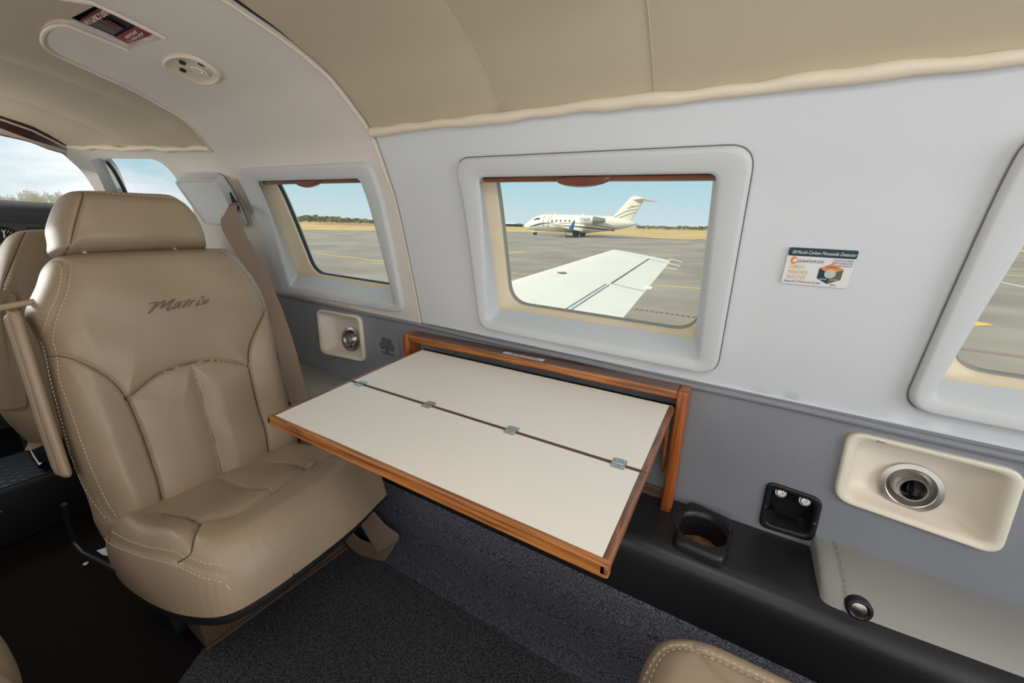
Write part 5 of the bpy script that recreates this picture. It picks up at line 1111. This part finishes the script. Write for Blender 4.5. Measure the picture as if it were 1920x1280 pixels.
# tail
f = [J(*p) for p in [(1290, 392), (1535, 445), (1700, 190), (1560, 124)]]
mb = MB()
fo = [J(*p) for p in [(1200, 372), (1300, 385), (1350, 335), (1450, 222), (1525, 138), (1560, 122), (1600, 121), (1650, 132), (1715, 148), (1640, 270), (1530, 436), (1400, 430), (1250, 400)]]
mb.loft([[p + Vector((0, -.10, 0)) for p in fo], [p + Vector((0, .10, 0)) for p in fo]], True, True); mb.build('vertical_fin', M['jet'], jt, bevel=.05)
for l, t in (([(1305, 402), (1400, 350), (1480, 312), (1560, 296)], .07), ([(1380, 402), (1450, 372), (1530, 345), (1605, 330)], .05), ([(1490, 278), (1560, 258), (1660, 238)], .05), ([(1530, 250), (1550, 248), (1560, 250)], .04)):
    mb = MB(); P = smooth_line(l, 4); mb.grid([[J(p[0], p[1] - 4, Y0) + Vector((0, -.13, 0)) for p in P], [J(p[0], p[1] + 5, Y0) + Vector((0, -.13, 0)) for p in P]]); mb.build('taupe_stripe', M['taupe'], jt)
rr0 = J(1545, 182); rr1 = J(1700, 176); zt_ = rr0.z + .15
for sgn in (-1, 1):
    slabwing('tailplane', M['jet'], [(rr0.x, Y0, zt_), (rr1.x, Y0, zt_), (rr1.x + 1.35, Y0 + sgn * 3.1, zt_ - .05), (rr1.x + .35, Y0 + sgn * 3.1, zt_ - .05)], .09)
# engines
for sgn in (-1, 1):
    en = thing('engine', (J(960, 430).x, Y0 + sgn * 1.9, .9)); en.parent = jt; en.location = Vector(en.location) - wloc(jt)
    ye = Y0 + sgn * 2.0; a = J(872, 432, ye - .0); b = J(1050, 432, ye); r1 = (J(960, 378, ye).z - J(960, 487, ye).z) / 2
    mb = MB(); cz2 = (J(960, 378, ye).z + J(960, 487, ye).z) / 2; L_ = b.x - a.x
    mb.lathe([(r1 * .70, .35), (r1 * .78, .05), (r1 * .84, 0), (r1 * .93, .12), (r1, L_ * .35), (r1 * 1.0, L_ * .8), (r1 * .95, L_)], (a.x, ye, cz2), (1, 0, 0), 28, cap0=True); mb.build('nacelle', M['jet'], en)
    mb = MB(); l2 = J(1195, 440, ye).x - b.x; mb.lathe([(r1 * .92, 0), (r1 * .80, l2 * .35), (r1 * .52, l2 * .98), (r1 * .40, l2), (.01, l2 * .8)], (b.x, ye, cz2 + .02), (1, 0, 0), 28); mb.build('exhaust', M['steel'], en)
    mb = MB(); mb.hexa([(a.x + .6, Y0 + sgn * 1.0, cz2 - .2), (b.x, Y0 + sgn * 1.0, cz2 - .2), (b.x, ye, cz2 - .15), (a.x + .6, ye, cz2 - .15)], [(a.x + .6, Y0 + sgn * 1.0, cz2 + .15), (b.x, Y0 + sgn * 1.0, cz2 + .15), (b.x, ye, cz2 + .1), (a.x + .6, ye, cz2 + .1)]); mb.build('pylon', M['jet'], en, bevel=.05)
    if sgn < 0: text('registration', 'T7-GCH', (J(953, 432, ye).x, ye - r1 - .03, J(953, 440, ye).z), (1, 0, 0), (0, 0, 1), .62, M['navy'], en, width=J(1018, 430, ye).x - J(893, 430, ye).x, bold=.01)
text('registration', 'T7-GCH', J(1592, 296) + Vector((0, -.14, -.1)), (1, 0, .2), (0, 0, 1), .3, M['navy'], jt, width=.75)
# landing gear
def wheel(par, x, y, r):
    z = gz(y) + r; mb = MB(); mb.lathe([(r * .5, -.12), (r * .85, -.13), (r, -.07), (r, .07), (r * .85, .13), (r * .5, .12)], (x, y, z), (0, 1, 0), 20, cap0=True, cap1=True); mb.build('tyre', M['tyre'], par)
    mb = MB(); mb.lathe([(r * .5, -.13), (r * .3, -.09), (.01, -.1)], (x, y, z), (0, 1, 0), 16); mb.build('wheel_hub', M['jet'], par)
ng = thing('nose_gear', (J(297, 600).x, Y0, -.5)); ng.parent = jt; ng.location = Vector(ng.location) - wloc(jt); nx = J(297, 600).x
for dy in (-.2, .2): wheel(ng, nx, Y0 + dy, .26)
mb = MB(); mb.tube([(nx, Y0, gz(Y0) + .26), (nx + .05, Y0, FB(nx) + .25)], .07, 8); mb.build('strut', M['chrome'], ng)
mb = MB(); mb.box(nx - .35, nx + .3, Y0 - .28, Y0 - .25, FB(nx) - .35, FB(nx) + .1); mb.build('gear_door', M['jet'], ng, bevel=.01)
for cx, yy in ((818, Y0 - 1.75), (905, Y0 + 1.75)):
    mx_ = J(cx, 640, yy).x; mg = thing('main_gear', (mx_, yy, -.5)); mg.parent = jt; mg.location = Vector(mg.location) - wloc(jt)
    for dy in (-.25, .25): wheel(mg, mx_, yy + dy, .42)
    mb = MB(); mb.tube([(mx_, yy, gz(yy) + .42), (mx_ - .05, yy, zw + .1)], .10, 8); mb.tube([(mx_ - .3, yy, gz(yy) + .75), (mx_ - .45, yy, zw)], .05, 6); mb.build('strut', M['chrome'], mg)
mb = MB(); mb.tube([(J(770, 640).x, Y0 - 2.2, gz(Y0) + .2), (J(752, 640).x, Y0 - 2.2, gz(Y0) + .45)], .12, 6); mb.build('gear_cover', M['jet'], jt)
for a_, b_ in (((545, 358), (556, 332)), ((905, 362), (922, 344))):
    mb = MB(); p, q = J(*a_), J(*b_); mb.hexa([p + Vector((-.12, -.02, -.05)), p + Vector((.14, -.02, -.05)), p + Vector((.14, .02, -.05)), p + Vector((-.12, .02, -.05))], [q + Vector((-.06, -.015, 0)), q + Vector((.10, -.015, 0)), q + Vector((.10, .015, 0)), q + Vector((-.06, .015, 0))]); mb.build('blade_antenna', M['jet'], jt)
# airport shed far left of the jet
sh0 = thing('hangar', onY(965, 424, 200), 'low grey building on the horizon left of the jet nose', 'building'); mb = MB(); p = onY(940, 426, 200); q = onY(972, 426, 200)
mb.box(p.x, q.x, 195, 205, gz(205) + .05, onY(955, 420, 200).z); mb.build('walls', M['dash'], sh0); mb = MB(); z1_ = onY(955, 420, 200).z; mb.hexa([(p.x - .5, 194, z1_), (q.x + .5, 194, z1_), (q.x + .5, 206, z1_), (p.x - .5, 206, z1_)], [(p.x - .3, 199, z1_ + .8), (q.x + .3, 199, z1_ + .8), (q.x + .3, 201, z1_ + .8), (p.x - .3, 201, z1_ + .8)]); mb.build('roof', M['skin'], sh0)
